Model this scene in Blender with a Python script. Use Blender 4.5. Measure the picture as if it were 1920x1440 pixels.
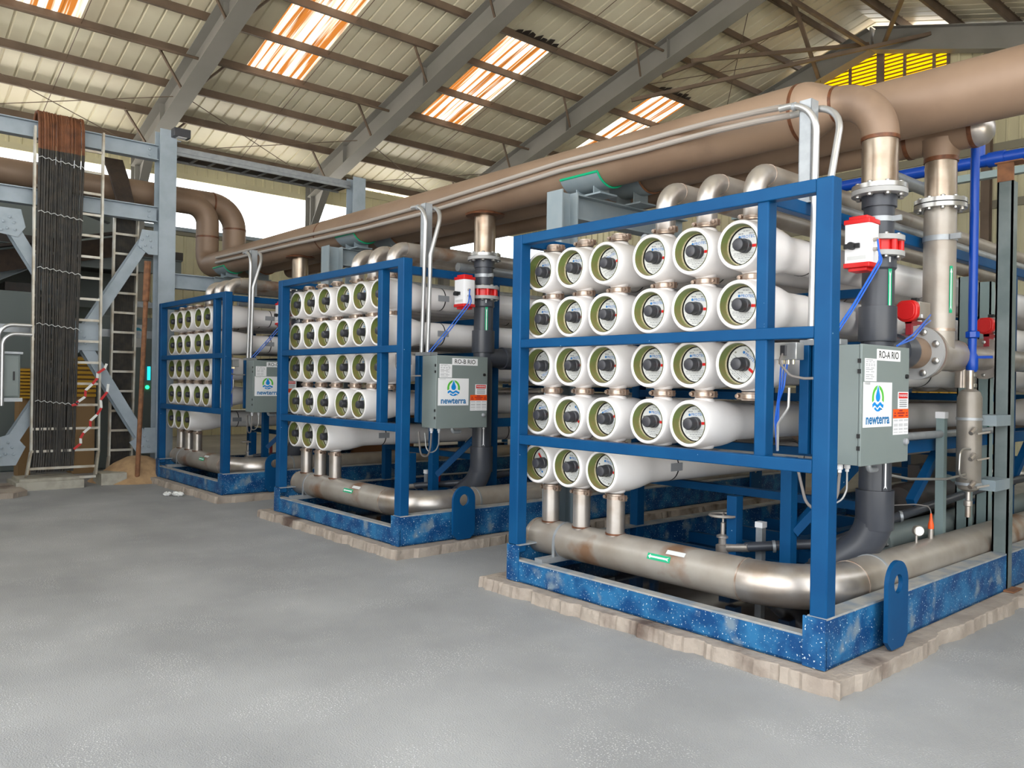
import bpy, math, random
from mathutils import Vector, Matrix
random.seed(7)
S = bpy.context.scene
COL = S.collection
for o in list(bpy.data.objects):
    bpy.data.objects.remove(o)

# ------------------------------------------------------------------ camera
F_PX = 1519.25
YAW, PITCH, ROLL = (math.radians(a) for a in (48.72, -0.046, 0.897))
CAM = Vector((0, 0, 1.6))
_f = Vector((-math.sin(YAW) * math.cos(PITCH), math.cos(YAW) * math.cos(PITCH), math.sin(PITCH)))
_r0 = Vector((math.cos(YAW), math.sin(YAW), 0))
_u0 = _r0.cross(_f)
_r = _r0 * math.cos(ROLL) + _u0 * math.sin(ROLL)
_u = -_r0 * math.sin(ROLL) + _u0 * math.cos(ROLL)
cd = bpy.data.cameras.new('camera')
cd.sensor_width = 36
cd.lens = 36 * F_PX / 1920
cd.clip_end = 300
cam = bpy.data.objects.new('camera', cd)
COL.objects.link(cam)
M = Matrix((_r, _u, -_f)).transposed().to_4x4()
M.translation = CAM
cam.matrix_world = M
S.camera = cam


def at(px, py, ax, v):
    """point of the place seen at a photo pixel, on the plane ax = v"""
    d = _f + _r * ((px - 960) / F_PX) - _u * ((py - 720) / F_PX)
    i = 'xyz'.index(ax)
    return CAM + d * ((v - CAM[i]) / d[i])


# ------------------------------------------------------------------ light
W = bpy.data.worlds.new('sky')
S.world = W
W.use_nodes = True
nt = W.node_tree
bg = nt.nodes['Background']
bg.inputs['Color'].default_value = (0.93, 0.97, 1.0, 1)
bg.inputs['Strength'].default_value = 2.9


def area(name, loc, rot, sx, sy, power, col=(1, 1, 1)):
    l = bpy.data.lights.new(name, 'AREA')
    l.shape = 'RECTANGLE'
    l.size, l.size_y, l.energy, l.color = sx, sy, power, col
    o = bpy.data.objects.new(name, l)
    COL.objects.link(o)
    o.location, o.rotation_euler = loc, rot
    return o


sun = bpy.data.lights.new('sun', 'SUN')
sun.energy, sun.angle, sun.color = 18.0, math.radians(3), (1, .95, .86)
so = bpy.data.objects.new('sun', sun)
COL.objects.link(so)
so.rotation_euler = Vector((-.25, .35, .90)).to_track_quat('Z', 'Y').to_euler()
# daylight of the wide doorways behind and to the right of the photographer
DL = area('doorway_daylight', (-4, -5.5, 4.0), (math.radians(80), 0, math.radians(0)), 16, 6, 400, (1, .98, .95))
S.view_settings.view_transform = 'Standard'
S.view_settings.look = 'None'
S.view_settings.gamma = 1
S.view_settings.use_curve_mapping = False
S.view_settings.exposure = 0.25

# ------------------------------------------------------------------ materials
MAT = {}


def mat(name, col, rough=.5, metal=0.0, col2=None, scale=6, amount=1.0, detail=4, lo=.4, hi=.65, bump=0, bscale=None,
        speck=None, speck_scale=60, speck_t=.72, stretch=None, spec=None, world=False, rust=None, rust_scale=3, rust_t=.58):
    m = bpy.data.materials.new(name)
    m.use_nodes = True
    n, L = m.node_tree.nodes, m.node_tree.links
    b = n['Principled BSDF']
    b.inputs['Base Color'].default_value = (*col, 1)
    b.inputs['Roughness'].default_value = rough
    b.inputs['Metallic'].default_value = metal
    if spec is not None:
        b.inputs['Specular IOR Level'].default_value = spec
    tc = n.new('ShaderNodeTexCoord')
    vec = tc.outputs['Object']
    if world:
        g = n.new('ShaderNodeNewGeometry')
        vec = g.outputs['Position']
    if stretch:
        mp = n.new('ShaderNodeMapping')
        mp.inputs['Scale'].default_value = stretch
        L.new(vec, mp.inputs['Vector'])
        vec = mp.outputs['Vector']
    cur = None

    def noise(sc, det=4):
        t = n.new('ShaderNodeTexNoise')
        t.inputs['Scale'].default_value = sc
        t.inputs['Detail'].default_value = det
        L.new(vec, t.inputs['Vector'])
        return t.outputs['Fac']

    def ramp(src, a, c):
        t = n.new('ShaderNodeMapRange')
        t.inputs['From Min'].default_value = a
        t.inputs['From Max'].default_value = c
        L.new(src, t.inputs['Value'])
        return t.outputs['Result']

    def mix(fac, a, c, k=1.0):
        t = n.new('ShaderNodeMix')
        t.data_type = 'RGBA'
        if k != 1.0:
            q = n.new('ShaderNodeMath')
            q.operation = 'MULTIPLY'
            q.inputs[1].default_value = k
            L.new(fac, q.inputs[0])
            fac = q.outputs[0]
        L.new(fac, t.inputs[0])
        if isinstance(a, tuple):
            t.inputs[6].default_value = (*a, 1)
        else:
            L.new(a, t.inputs[6])
        t.inputs[7].default_value = (*c, 1)
        return t.outputs[2]
    if col2:
        cur = mix(ramp(noise(scale, detail), lo, hi), col, col2, amount)
    if rust:
        cur = mix(ramp(noise(rust_scale, 6), rust_t, rust_t + .1), cur if cur else col, rust)
    if speck:
        cur = mix(ramp(noise(speck_scale, 2), speck_t, speck_t + .03), cur if cur else col, speck)
    if cur:
        L.new(cur, b.inputs['Base Color'])
    if bump:
        bp = n.new('ShaderNodeBump')
        bp.inputs['Strength'].default_value = bump
        bp.inputs['Distance'].default_value = .02
        L.new(noise(bscale or scale * 4, 5), bp.inputs['Height'])
        L.new(bp.outputs['Normal'], b.inputs['Normal'])
    MAT[name] = m
    return m


mat('blue', (.001, .054, .162), .5, spec=.2, col2=(.002, .066, .185), scale=3, speck=(.35, .5, .6), speck_scale=28, speck_t=.77)
mat('blue_base', (.001, .048, .165), .5, spec=.3, col2=(.02, .14, .31), scale=6, speck=(.5, .6, .66), speck_scale=75, speck_t=.65,
    rust=(.16, .22, .28), rust_scale=4.5, rust_t=.60)
mat('flange_dust', (.34, .33, .31), .7, col2=(.2, .24, .28), scale=8)
mat('white_gel', (.84, .82, .815), .25, col2=(.74, .70, .68), scale=2.5, amount=.6)
mat('green_bore', (.155, .20, .055), .4, col2=(.22, .145, .055), scale=9, lo=.5, hi=.75)
mat('snap_ring', (.75, .66, .45), .25, .9)
mat('plate', (.62, .63, .63), .5)
mat('black', (.012, .012, .013), .5)
mat('plug', (.042, .042, .050), .4)
mat('red', (.62, .012, .012), .35)
mat('red_dark', (.30, .02, .03), .4)
mat('print_blue', (.02, .17, .48), .5)
mat('print_grey', (.28, .29, .31), .6)
mat('logo_blue', (.0, .25, .70), .5)
mat('logo_text', (.01, .16, .40), .5)
mat('logo_green', (.10, .50, .05), .5)
mat('sticker', (.82, .82, .84), .4)
mat('orange', (.85, .10, .01), .45)
mat('steel', (.50, .465, .435), .33, .75, col2=(.36, .29, .235), scale=4, lo=.45, hi=.7)
mat('steel_dull', (.41, .375, .335), .42, .4, col2=(.33, .285, .24), scale=3.5, bump=.05, rust=(.26, .15, .09), rust_scale=2.2, rust_t=.62)
mat('clamp', (.50, .42, .36), .36, .7, col2=(.36, .25, .19), scale=18)
mat('bright', (.44, .43, .41), .28, .85)
mat('galv', (.36, .38, .40), .42, .45, col2=(.30, .32, .34), scale=12)
mat('conduit', (.50, .50, .50), .32, .7)
mat('conduit_old', (.42, .38, .35), .5, .3)
mat('tan_pipe', (.27, .185, .128), .5, .15, col2=(.22, .145, .098), scale=1.6, rust=(.18, .12, .083), rust_scale=1.3, rust_t=.6, world=True)
mat('weld', (.16, .058, .024), .45, .3, col2=(.09, .035, .016), scale=20)
mat('pvc', (.040, .044, .056), .36, col2=(.05, .055, .068), scale=3)
mat('pvc_flange', (.36, .36, .36), .5)
mat('enc', (.185, .222, .218), .42, col2=(.205, .24, .236), scale=1.5)
mat('rack_grey', (.36, .42, .48), .45, col2=(.30, .36, .41), scale=4, rust=(.2, .2, .2), rust_scale=5, rust_t=.72)
mat('post_green', (.10, .13, .13), .45, col2=(.17, .20, .20), scale=3)
mat('strut_green', (.22, .29, .29), .45)
mat('support_grey', (.20, .25, .28), .45, col2=(.25, .29, .31), scale=3)
mat('rafter', (.225, .22, .205), .5, col2=(.26, .25, .235), scale=1.0)
mat('purlin', (.17, .12, .085), .6, col2=(.12, .085, .06), scale=1.5)
mat('roof', (.80, .76, .60), .38, col2=(.66, .59, .45), scale=.7, amount=.7, world=True)
mat('wallpanel', (.64, .60, .40), .45, col2=(.55, .51, .34), scale=.8, world=True)
mat('girt', (.24, .22, .16), .5)
mat('saddle_green', (.0, .36, .17), .45)
mat('royal', (.0, .05, .36), .35)
mat('steel_warm', (.40, .325, .25), .3, .75, col2=(.28, .20, .14), scale=5)
mat('pot_steel', (.27, .245, .215), .4, .4, col2=(.22, .195, .165), scale=5)
mat('hose_blue', (.015, .12, .58), .3)
mat('hose_grey', (.20, .18, .17), .45)
mat('cable', (.028, .026, .024), .6, col2=(.05, .042, .034), scale=9)
mat('cable_rust', (.20, .075, .032), .7, col2=(.12, .045, .02), scale=9)
mat('cable_brown', (.055, .036, .027), .7, col2=(.035, .025, .02), scale=9)
mat('ladder', (.58, .56, .50), .42, .4, col2=(.42, .36, .28), scale=5)
mat('tie', (.6, .62, .62), .4)
mat('rusty', (.25, .11, .05), .75, col2=(.16, .07, .035), scale=14)
mat('cabinet', (.16, .19, .19), .4)
mat('dark_motor', (.035, .032, .03), .5, col2=(.055, .04, .035), scale=8)
mat('wood', (.42, .40, .34), .7, col2=(.32, .30, .25), scale=8)
mat('sand', (.46, .30, .16), .85, col2=(.35, .22, .12), scale=8, bump=.3)
mat('concrete_pad', (.37, .315, .265), .85, col2=(.29, .24, .20), scale=5, bump=.5, bscale=24, rust=(.10, .065, .05), rust_scale=1.6, rust_t=.60, world=True)
mat('brown_tape', (.33, .20, .09), .7)
mat('gravel', (.72, .69, .64), .9, col2=(.64, .61, .56), scale=2, world=True)  # kept pale to throw more light back into the hall
mat('slat_yellow', (.30, .16, .015), .6)
mat('yellow_pl', (.65, .36, .02), .5)
mat('pool', (.022, .016, .011), .06)
mat('tape_red', (.55, .02, .02), .5)
mat('paper', (.78, .78, .76), .6)
mat('ply', (.24, .10, .035), .7)
mat('sign_blue', (.04, .30, .42), .5)


def emit(name, col, st):
    m = bpy.data.materials.new(name)
    m.use_nodes = True
    b = m.node_tree.nodes['Principled BSDF']
    b.inputs['Base Color'].default_value = (*col, 1)
    b.inputs['Emission Color'].default_value = (*col, 1)
    b.inputs['Emission Strength'].default_value = st
    MAT[name] = m


emit('screen_cyan', (.02, .75, .9), 1.2)
emit('led_green', (.02, .9, .25), 2.5)


def floor_mat():
    m = bpy.data.materials.new('floor_concrete')
    m.use_nodes = True
    n, L = m.node_tree.nodes, m.node_tree.links
    b = n['Principled BSDF']
    b.inputs['Roughness'].default_value = .62
    g = n.new('ShaderNodeNewGeometry')

    def nz(sc, det, a, c):
        t = n.new('ShaderNodeTexNoise')
        t.inputs['Scale'].default_value = sc
        t.inputs['Detail'].default_value = det
        L.new(g.outputs['Position'], t.inputs['Vector'])
        r = n.new('ShaderNodeMapRange')
        r.inputs['From Min'].default_value = a
        r.inputs['From Max'].default_value = c
        L.new(t.outputs['Fac'], r.inputs['Value'])
        return t, r.outputs['Result']

    def mx(fac, a, c):
        t = n.new('ShaderNodeMix')
        t.data_type = 'RGBA'
        L.new(fac, t.inputs[0])
        for k, v in ((6, a), (7, c)):
            if isinstance(v, tuple):
                t.inputs[k].default_value = (*v, 1)
            else:
                L.new(v, t.inputs[k])
        return t.outputs[2]
    _, big = nz(.8, 5, .36, .66)
    _, patch = nz(2.3, 4, .48, .62)
    tg, grit = nz(120, 3, .60, .66)
    _, fine = nz(260, 2, .45, .75)
    mm = n.new('ShaderNodeMath')
    mm.operation = 'MULTIPLY'
    L.new(grit, mm.inputs[0])
    L.new(patch, mm.inputs[1])
    c = mx(big, (.252, .257, .264), (.37, .376, .383))
    c = mx(fine, c, (.33, .332, .335))
    c = mx(mm.outputs[0], c, (.75, .75, .75))
    L.new(c, b.inputs['Base Color'])
    bp = n.new('ShaderNodeBump')
    bp.inputs['Strength'].default_value = .5
    bp.inputs['Distance'].default_value = .012
    L.new(tg.outputs['Fac'], bp.inputs['Height'])
    L.new(bp.outputs['Normal'], b.inputs['Normal'])
    MAT['floor'] = m


floor_mat()


def translucent(name, col, stain=None, stretch=(1, 6, 1), sc=3, t=(.45, .55)):
    m = bpy.data.materials.new(name)
    m.use_nodes = True
    n, L = m.node_tree.nodes, m.node_tree.links
    n.remove(n['Principled BSDF'])
    out = n['Material Output']
    tr = n.new('ShaderNodeBsdfTranslucent')
    df = n.new('ShaderNodeBsdfDiffuse')
    ms = n.new('ShaderNodeMixShader')
    ms.inputs[0].default_value = .2
    L.new(tr.outputs[0], ms.inputs[1])
    L.new(df.outputs[0], ms.inputs[2])
    L.new(ms.outputs[0], out.inputs['Surface'])
    tr.inputs['Color'].default_value = (*col, 1)
    df.inputs['Color'].default_value = (*col, 1)
    if stain:
        g = n.new('ShaderNodeNewGeometry')
        mp = n.new('ShaderNodeMapping')
        mp.inputs['Scale'].default_value = stretch
        L.new(g.outputs['Position'], mp.inputs['Vector'])
        t1 = n.new('ShaderNodeTexNoise')
        t1.inputs['Scale'].default_value = sc
        t1.inputs['Detail'].default_value = 4
        L.new(mp.outputs[0], t1.inputs['Vector'])
        r = n.new('ShaderNodeMapRange')
        r.inputs['From Min'].default_value, r.inputs['From Max'].default_value = t
        L.new(t1.outputs['Fac'], r.inputs['Value'])
        x = n.new('ShaderNodeMix')
        x.data_type = 'RGBA'
        L.new(r.outputs[0], x.inputs[0])
        x.inputs[6].default_value = (*col, 1)
        x.inputs[7].default_value = (*stain, 1)
        L.new(x.outputs[2], tr.inputs['Color'])
        L.new(x.outputs[2], df.inputs['Color'])
    MAT[name] = m


translucent('skylight', (.48, .45, .39), (.105, .036, .007), stretch=(.13, 5.0, .2), sc=1.6, t=(.38, .56))
translucent('yellow_sheet', (.62, .46, .02))

# ------------------------------------------------------------------ mesh helpers
WLOC = {}


class MB:
    def __init__(s):
        s.v, s.f = [], []

    def add(s, vs, fs):
        k = len(s.v)
        s.v += [Vector(p) for p in vs]
        s.f += [tuple(i + k for i in q) for q in fs]
        return s

    def box(s, x0, x1, y0, y1, z0, z1):
        return s.add([(x0, y0, z0), (x1, y0, z0), (x1, y1, z0), (x0, y1, z0), (x0, y0, z1), (x1, y0, z1), (x1, y1, z1), (x0, y1, z1)],
                     [(0, 3, 2, 1), (4, 5, 6, 7), (0, 1, 5, 4), (1, 2, 6, 5), (2, 3, 7, 6), (3, 0, 4, 7)])

    def bar(s, p, q, w, h, up=(0, 0, 1)):
        """rectangular bar from p to q, w across, h along up"""
        p, q, up = Vector(p), Vector(q), Vector(up)
        d = (q - p).normalized()
        a = d.cross(up)
        if a.length < 1e-4:
            a = d.cross(Vector((1, 0, 0)))
        a.normalize()
        b = a.cross(d)
        a, b = a * w / 2, b * h / 2
        return s.add([p - a - b, p + a - b, p + a + b, p - a + b, q - a - b, q + a - b, q + a + b, q - a + b],
                     [(0, 3, 2, 1), (4, 5, 6, 7), (0, 1, 5, 4), (1, 2, 6, 5), (2, 3, 7, 6), (3, 0, 4, 7)])

    def ibeam(s, p, q, w, h, up=(0, 0, 1), t=.018):
        p, q, up = Vector(p), Vector(q), Vector(up).normalized()
        d = (q - p).normalized()
        b = (up - d * up.dot(d)).normalized()
        s.bar(p, q, t, h - 2 * t, b)
        o = b * (h / 2 - t / 2)
        s.bar(p + o, q + o, w, t, b)
        s.bar(p - o, q - o, w, t, b)
        return s

    def prism(s, pts, o, ux, uy, n):
        """flat outline pts in (ux,uy) at o, thickened by vector n"""
        o, ux, uy, n = Vector(o), Vector(ux), Vector(uy), Vector(n)
        a = [o + ux * x + uy * y for x, y in pts]
        k = len(a)
        return s.add(a + [p + n for p in a], [tuple(range(k))[::-1], tuple(range(k, 2 * k))] +
                     [(i, (i + 1) % k, k + (i + 1) % k, k + i) for i in range(k)])

    def lathe(s, prof, o=(0, 0, 0), d=(0, 1, 0), n=32, close=False, caps=True):
        """prof: (radius, distance along d)"""
        o, d = Vector(o), Vector(d).normalized()
        a = d.orthogonal().normalized()
        b = d.cross(a)
        vs, k = [], len(prof)
        for r, t in prof:
            for i in range(n):
                w = 2 * math.pi * i / n
                vs.append(o + d * t + (a * math.cos(w) + b * math.sin(w)) * r)
        fs = []
        for j in range(k - 1 if not close else k):
            j2 = (j + 1) % k
            for i in range(n):
                fs.append((j * n + i, j * n + (i + 1) % n, j2 * n + (i + 1) % n, j2 * n + i))
        if not close and caps:
            if prof[0][0] > 1e-5:
                fs.append(tuple(range(n))[::-1])
            if prof[-1][0] > 1e-5:
                fs.append(tuple(range((k - 1) * n, k * n)))
        return s.add(vs, fs)

    def cyl(s, p, q, r, n=20, r2=None):
        p, q = Vector(p), Vector(q)
        return s.lathe([(r, 0), (r if r2 is None else r2, (q - p).length)], p, q - p, n)

    def ring(s, o, d, r0, r1, h, n=32):
        """annulus between r0 and r1, thickness h along d from o"""
        return s.lathe([(r0, 0), (r1, 0), (r1, h), (r0, h)], o, d, n, close=True)

    def tube(s, path, r, n=16, cap=True):
        path = [Vector(p) for p in path]
        k = len(path)
        t0 = (path[1] - path[0]).normalized()
        a = t0.orthogonal().normalized()
        vs, prev = [], t0
        for j, p in enumerate(path):
            if j == 0:
                t = t0
            elif j == k - 1:
                t = (path[j] - path[j - 1]).normalized()
            else:
                t = ((path[j] - path[j - 1]).normalized() + (path[j + 1] - path[j]).normalized()).normalized()
            a = (prev.rotation_difference(t) @ a)
            a = (a - t * a.dot(t)).normalized()
            prev = t
            b = t.cross(a)
            for i in range(n):
                w = 2 * math.pi * i / n
                vs.append(p + (a * math.cos(w) + b * math.sin(w)) * r)
        fs = [(j * n + i, j * n + (i + 1) % n, (j + 1) * n + (i + 1) % n, (j + 1) * n + i) for j in range(k - 1) for i in range(n)]
        if cap:
            fs += [tuple(range(n))[::-1], tuple(range((k - 1) * n, k * n))]
        return s.add(vs, fs)

    def sphere(s, o, r, n=16, sc=(1, 1, 1)):
        prof = [(r * math.sin(math.pi * i / 10), -r * math.cos(math.pi * i / 10)) for i in range(11)]
        k = len(s.v)
        s.lathe(prof, (0, 0, 0), (0, 0, 1), n)
        for i in range(k, len(s.v)):
            p = s.v[i]
            s.v[i] = Vector((p.x * sc[0], p.y * sc[1], p.z * sc[2])) + Vector(o)
        return s


def fillet(pts, R, seg=8):
    """polyline with rounded corners"""
    pts = [Vector(p) for p in pts]
    out = [pts[0]]
    for i in range(1, len(pts) - 1):
        p, a, b = pts[i], pts[i - 1], pts[i + 1]
        d1, d2 = (a - p).normalized(), (b - p).normalized()
        ang = d1.angle(d2)
        if ang > 3.1:
            out.append(p)
            continue
        t = min(R / math.tan(ang / 2), (a - p).length * .98, (b - p).length * .98)
        Rr = t * math.tan(ang / 2)
        c = p + (d1 + d2).normalized() * (Rr / math.sin(ang / 2))
        s0, s1 = p + d1 * t - c, p + d2 * t - c
        q = s0.rotation_difference(s1)
        ax, an = q.to_axis_angle()
        for k in range(seg + 1):
            out.append(c + Matrix.Rotation(an * k / seg, 3, ax) @ s0)
    out.append(pts[-1])
    return out


def mesh_of(name, mb, off=Vector((0, 0, 0)), sharp=35, smooth=True):
    me = bpy.data.meshes.new(name)
    me.from_pydata([tuple(p - off) for p in mb.v], [], mb.f)
    if smooth:
        me.shade_smooth()
        me.set_sharp_from_angle(angle=math.radians(sharp))
    return me


def tag(o, label=None, cat=None, group=None, kind=None):
    for k, v in (('label', label), ('category', cat), ('group', group), ('kind', kind)):
        if v:
            o[k] = v
    return o


def thing(name, loc, label, cat, group=None):
    o = bpy.data.objects.new(name, None)
    o.empty_display_size = .1
    COL.objects.link(o)
    o.location = loc
    WLOC[o] = Vector(loc)
    return tag(o, label, cat, group)


def part(name, mb, m, parent, sharp=35, label=None, bevel=0):
    off = WLOC[parent]
    me = mesh_of(name, mb, off, sharp)
    me.materials.append(MAT[m])
    o = bpy.data.objects.new(name, me)
    COL.objects.link(o)
    o.parent = parent
    WLOC[o] = off
    if label:
        o['label'] = label
    if name in ('small_print', 'plate_screws', 'torn_edge'):
        o['kind'] = 'stuff'
    if bevel:
        bv = o.modifiers.new('bevel', 'BEVEL')
        bv.width, bv.segments, bv.limit_method = bevel, 2, 'ANGLE'
    return o


def solo(name, mb, m, loc, label, cat, group=None, sharp=35, kind=None):
    loc = Vector(loc)
    me = mesh_of(name, mb, loc, sharp)
    me.materials.append(MAT[m])
    o = bpy.data.objects.new(name, me)
    COL.objects.link(o)
    o.location = loc
    WLOC[o] = loc
    return tag(o, label, cat, group, kind)


def inst(name, me, m, parent, loc, rot=None):
    """a part that shares mesh data; loc in place coordinates"""
    if not me.materials:
        me.materials.append(MAT[m])
    o = bpy.data.objects.new(name, me)
    COL.objects.link(o)
    o.parent = parent
    o.location = Vector(loc) - WLOC[parent]
    if name in ('small_print', 'plate_screws'):
        o['kind'] = 'stuff'
    if rot is not None:
        o.rotation_mode = 'QUATERNION'
        o.rotation_quaternion = rot
    WLOC[o] = Vector(loc)
    return o


def struct(name, parent=None):
    o = bpy.data.objects.new(name, None)
    COL.objects.link(o)
    o['kind'] = 'structure'
    WLOC[o] = Vector((0, 0, 0))
    return o


def copy_tree(o, parent, shift):
    c = o.copy()
    COL.objects.link(c)
    c.parent = parent
    if parent is None:
        c.location = Vector(o.location) + Vector(shift)
    WLOC[c] = WLOC[o] + Vector(shift)
    for ch in list(o.children):
        copy_tree(ch, c, shift)
    return c


_txt = {}


def text(mb, body, o, ux, uy, size, bold=0, align='CENTER', sx=1.0, t=.0006):
    """lettering laid out along ux (right) and uy (up)"""
    key = (body, bold, align)
    if key not in _txt:
        cu = bpy.data.curves.new('t', 'FONT')
        cu.body, cu.align_x, cu.align_y = body, align, 'CENTER'
        cu.offset = bold
        cu.resolution_u = 3
        ob = bpy.data.objects.new('t', cu)
        COL.objects.link(ob)
        dg = bpy.context.evaluated_depsgraph_get()
        me = bpy.data.meshes.new_from_object(ob.evaluated_get(dg))
        _txt[key] = ([v.co.copy() for v in me.vertices], [tuple(p.vertices) for p in me.polygons])
        bpy.data.objects.remove(ob)
        bpy.data.curves.remove(cu)
        bpy.data.meshes.remove(me)
    vs, fs = _txt[key]
    o, ux, uy = Vector(o), Vector(ux), Vector(uy)
    nn = ux.cross(uy) * t
    mb.add([o + nn + ux * (p.x * size * sx) + uy * (p.y * size) for p in vs], fs)


BOLT = MB().lathe([(.0, 0), (.016, 0), (.016, .012), (.009, .016), (.0, .016)], d=(0, 0, 1), n=8)
_bm = {}


def bolt_mesh(s, m):
    k = (s, m)
    if k not in _bm:
        b = MB()
        b.v = [p * s for p in BOLT.v]
        b.f = list(BOLT.f)
        me = mesh_of('bolt', b)
        me.materials.append(MAT[m])
        _bm[k] = me
    return _bm[k]


def flange(parent, o, d, r_in, r, h, nb, m, bm='bright', bs=1.0, sides=(1, -1), name='flange', ph=0.0):
    o, d = Vector(o), Vector(d).normalized()
    f = part(name, MB().ring(o, d, r_in, r, h, 40), m, parent)
    a = d.orthogonal().normalized()
    b = d.cross(a)
    rb = (max(r_in, r * .62) + r) / 2
    for i in range(nb):
        w = 2 * math.pi * (i + ph) / nb
        p = o + (a * math.cos(w) + b * math.sin(w)) * rb
        for sd in sides:
            q = Vector((0, 0, 1)).rotation_difference(d * sd)
            inst('bolt', bolt_mesh(bs, bm), bm, f, p + (d * h if sd > 0 else Vector()), q)
    return f

# ================================================================== SETTING
RX, EAVE_X, RM = -10.1, -22.8, .29           # ridge, left wall, roof pitch
GY = 22.15                                    # gable wall
Y0 = -2.14                                    # open front of the hall
RAF_Y = [1.60, 6.60, 11.60, 16.60, 21.60]


def raf_z(x):                                 # underside of the rafters
    return 13.63 + RM * (x if x < RX else 2 * RX - x)


RAF_H, PUR_H = .62, .20
fl = bpy.data.meshes.new('floor')
fl.from_pydata([(-24, -6, 0), (5, -6, 0), (5, 23, 0), (-24, 23, 0)], [], [(0, 1, 2, 3)])
fl.materials.append(MAT['floor'])
fo = bpy.data.objects.new('floor', fl)
COL.objects.link(fo)
tag(fo, 'smooth grey concrete floor with fine pale grit', 'floor', kind='structure')

yard = bpy.data.meshes.new('yard')  # unseen bright ground, added to bounce sun and sky light indoors
yard.from_pydata([(-90, -80, -.03), (70, -80, -.03), (70, 90, -.03), (-90, 90, -.03)], [], [(0, 1, 2, 3)])
yard.materials.append(MAT['gravel'])
yo = bpy.data.objects.new('bounce_ground', yard)
COL.objects.link(yo)
tag(yo, 'pale gravel yard outside the hall, unseen, added to bounce light up to the roof', 'ground', kind='structure')

# ---- ceiling: ribbed sheets running from eave to ridge, with translucent sheets set in
ceil = struct('ceiling')
tag(ceil, 'cream ribbed metal roof on brown purlins', 'ceiling')
PW = 5.0 / 7


def sheet(name, m, y, w, x0, x1, nrib=2, parent=ceil, rise=.035):
    """ribbed roof sheet, w wide in y, from x0 up to x1"""
    b = MB()
    prof = []
    p = w / nrib
    for i in range(nrib):
        s = i * p
        prof += [(s, 0), (s + p * .80, 0), (s + p * .85, rise), (s + p * .94, rise), (s + p * .985, 0)]
    prof.append((w, 0))
    off = RAF_H + PUR_H + .005
    for x in (x0, x1):
        for s, h in prof:
            b.v.append(Vector((x, y + s, raf_z(x) + off + h)))
    n = len(prof)
    b.f = [(i, n + i, n + i + 1, i + 1) for i in range(n - 1)]
    return part(name, b, m, parent, sharp=20)


sky_y = [3.04, 8.02, 12.95, 18.38]
k = 0
y = Y0
while y < GY - .01:
    hit = any(abs((y + PW / 2) - (sy + .71)) < PW * 1.01 and y + PW / 2 > sy - .05 and y + PW / 2 < sy + 1.48 for sy in sky_y)
    if hit:
        sheet('roof_panel', 'roof', y, PW, EAVE_X - .95, -18.72)
        sheet('skylight_panel', 'skylight', y, PW, -18.80, -15.0, rise=.05)
        sheet('roof_panel', 'roof', y, PW, -15.0, RX)
    else:
        sheet('roof_panel', 'roof', y, PW, EAVE_X - .95, RX)  # eave overhang lengthened to keep the sun out of the side strip
    sheet('roof_panel', 'roof', y, PW, RX, 2.9)
    y += PW
PURX = [-22.45, -21.15, -19.9, -18.65, -17.37, -16.08, -14.8, -13.5, -12.2, -10.9]
for x in PURX + [2 * RX - x for x in PURX]:
    z = raf_z(x) + RAF_H
    sg = 1 if x < RX else -1
    b = MB()
    b.box(x - .005, x + .005, Y0, GY, z, z + PUR_H)
    b.box(min(x, x + sg * .07), max(x, x + sg * .07), Y0, GY, z, z + .008)
    b.box(min(x, x - sg * .07), max(x, x - sg * .07), Y0, GY, z + PUR_H - .01, z + PUR_H)
    part('purlin', b, 'purlin', ceil)
for x0, y0_, y1_ in ((-18.3, 6.9, 11.7), (-18.3, 11.9, 16.7), (-18.3, 1.9, 6.7), (-13.2, 11.9, 16.7), (-11.8, 6.9, 11.7)):
    z = raf_z(x0) + .42
    part('strut_pipe', MB().tube([(x0, y0_, z), (x0, y1_, z)], .035, 8), 'purlin', ceil)
for x0, x1, y0_, y1_ in ((-22.4, -19.9, 7.0, 11.6), (-19.9, -22.4, 7.0, 11.6), (-22.4, -19.9, 2.0, 6.6), (-19.9, -22.4, 2.0, 6.6), (-22.4, -19.9, 12.0, 16.6), (-19.9, -22.4, 12.0, 16.6), (-14.8, -10.9, 17, 21.6), (-10.9, -14.8, 17, 21.6)):
    p, q = Vector((x0, y0_, raf_z(x0) + .45)), Vector((x1, y1_, raf_z(x1) + .45))
    part('brace_rod', MB().tube([p, q], .011, 6), 'purlin', ceil)
for x0 in [-21.8 + 1.29 * i for i in range(9)]:      # sag rods in the middle of each bay
    for yy in (4.3, 9.3, 14.3, 19.3):
        z0, z1 = raf_z(x0 - .64) + RAF_H + .1, raf_z(x0 + .64) + RAF_H + .1
        part('sag_rod', MB().tube([(x0 - .62, yy, z0), (x0 + .64, yy, z1)], .009, 5), 'purlin', ceil)
# jagged torn gaps beside two purlins at the head of the translucent sheets
for yy in (12.9, 18.4):
    b = MB()
    for i in range(7):
        a = yy + .2 * i
        b.prism([(0, 0), (.2, 0), (.16, .13 + .07 * (i % 2)), (.03, .07 + .05 * (i % 3))], (-14.78, a, raf_z(-14.78) + RAF_H + PUR_H - .03), (0, 1, 0), (1, 0, RM), (0, 0, -.01))
    part('torn_edge', b, 'dark_motor', ceil)

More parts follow.
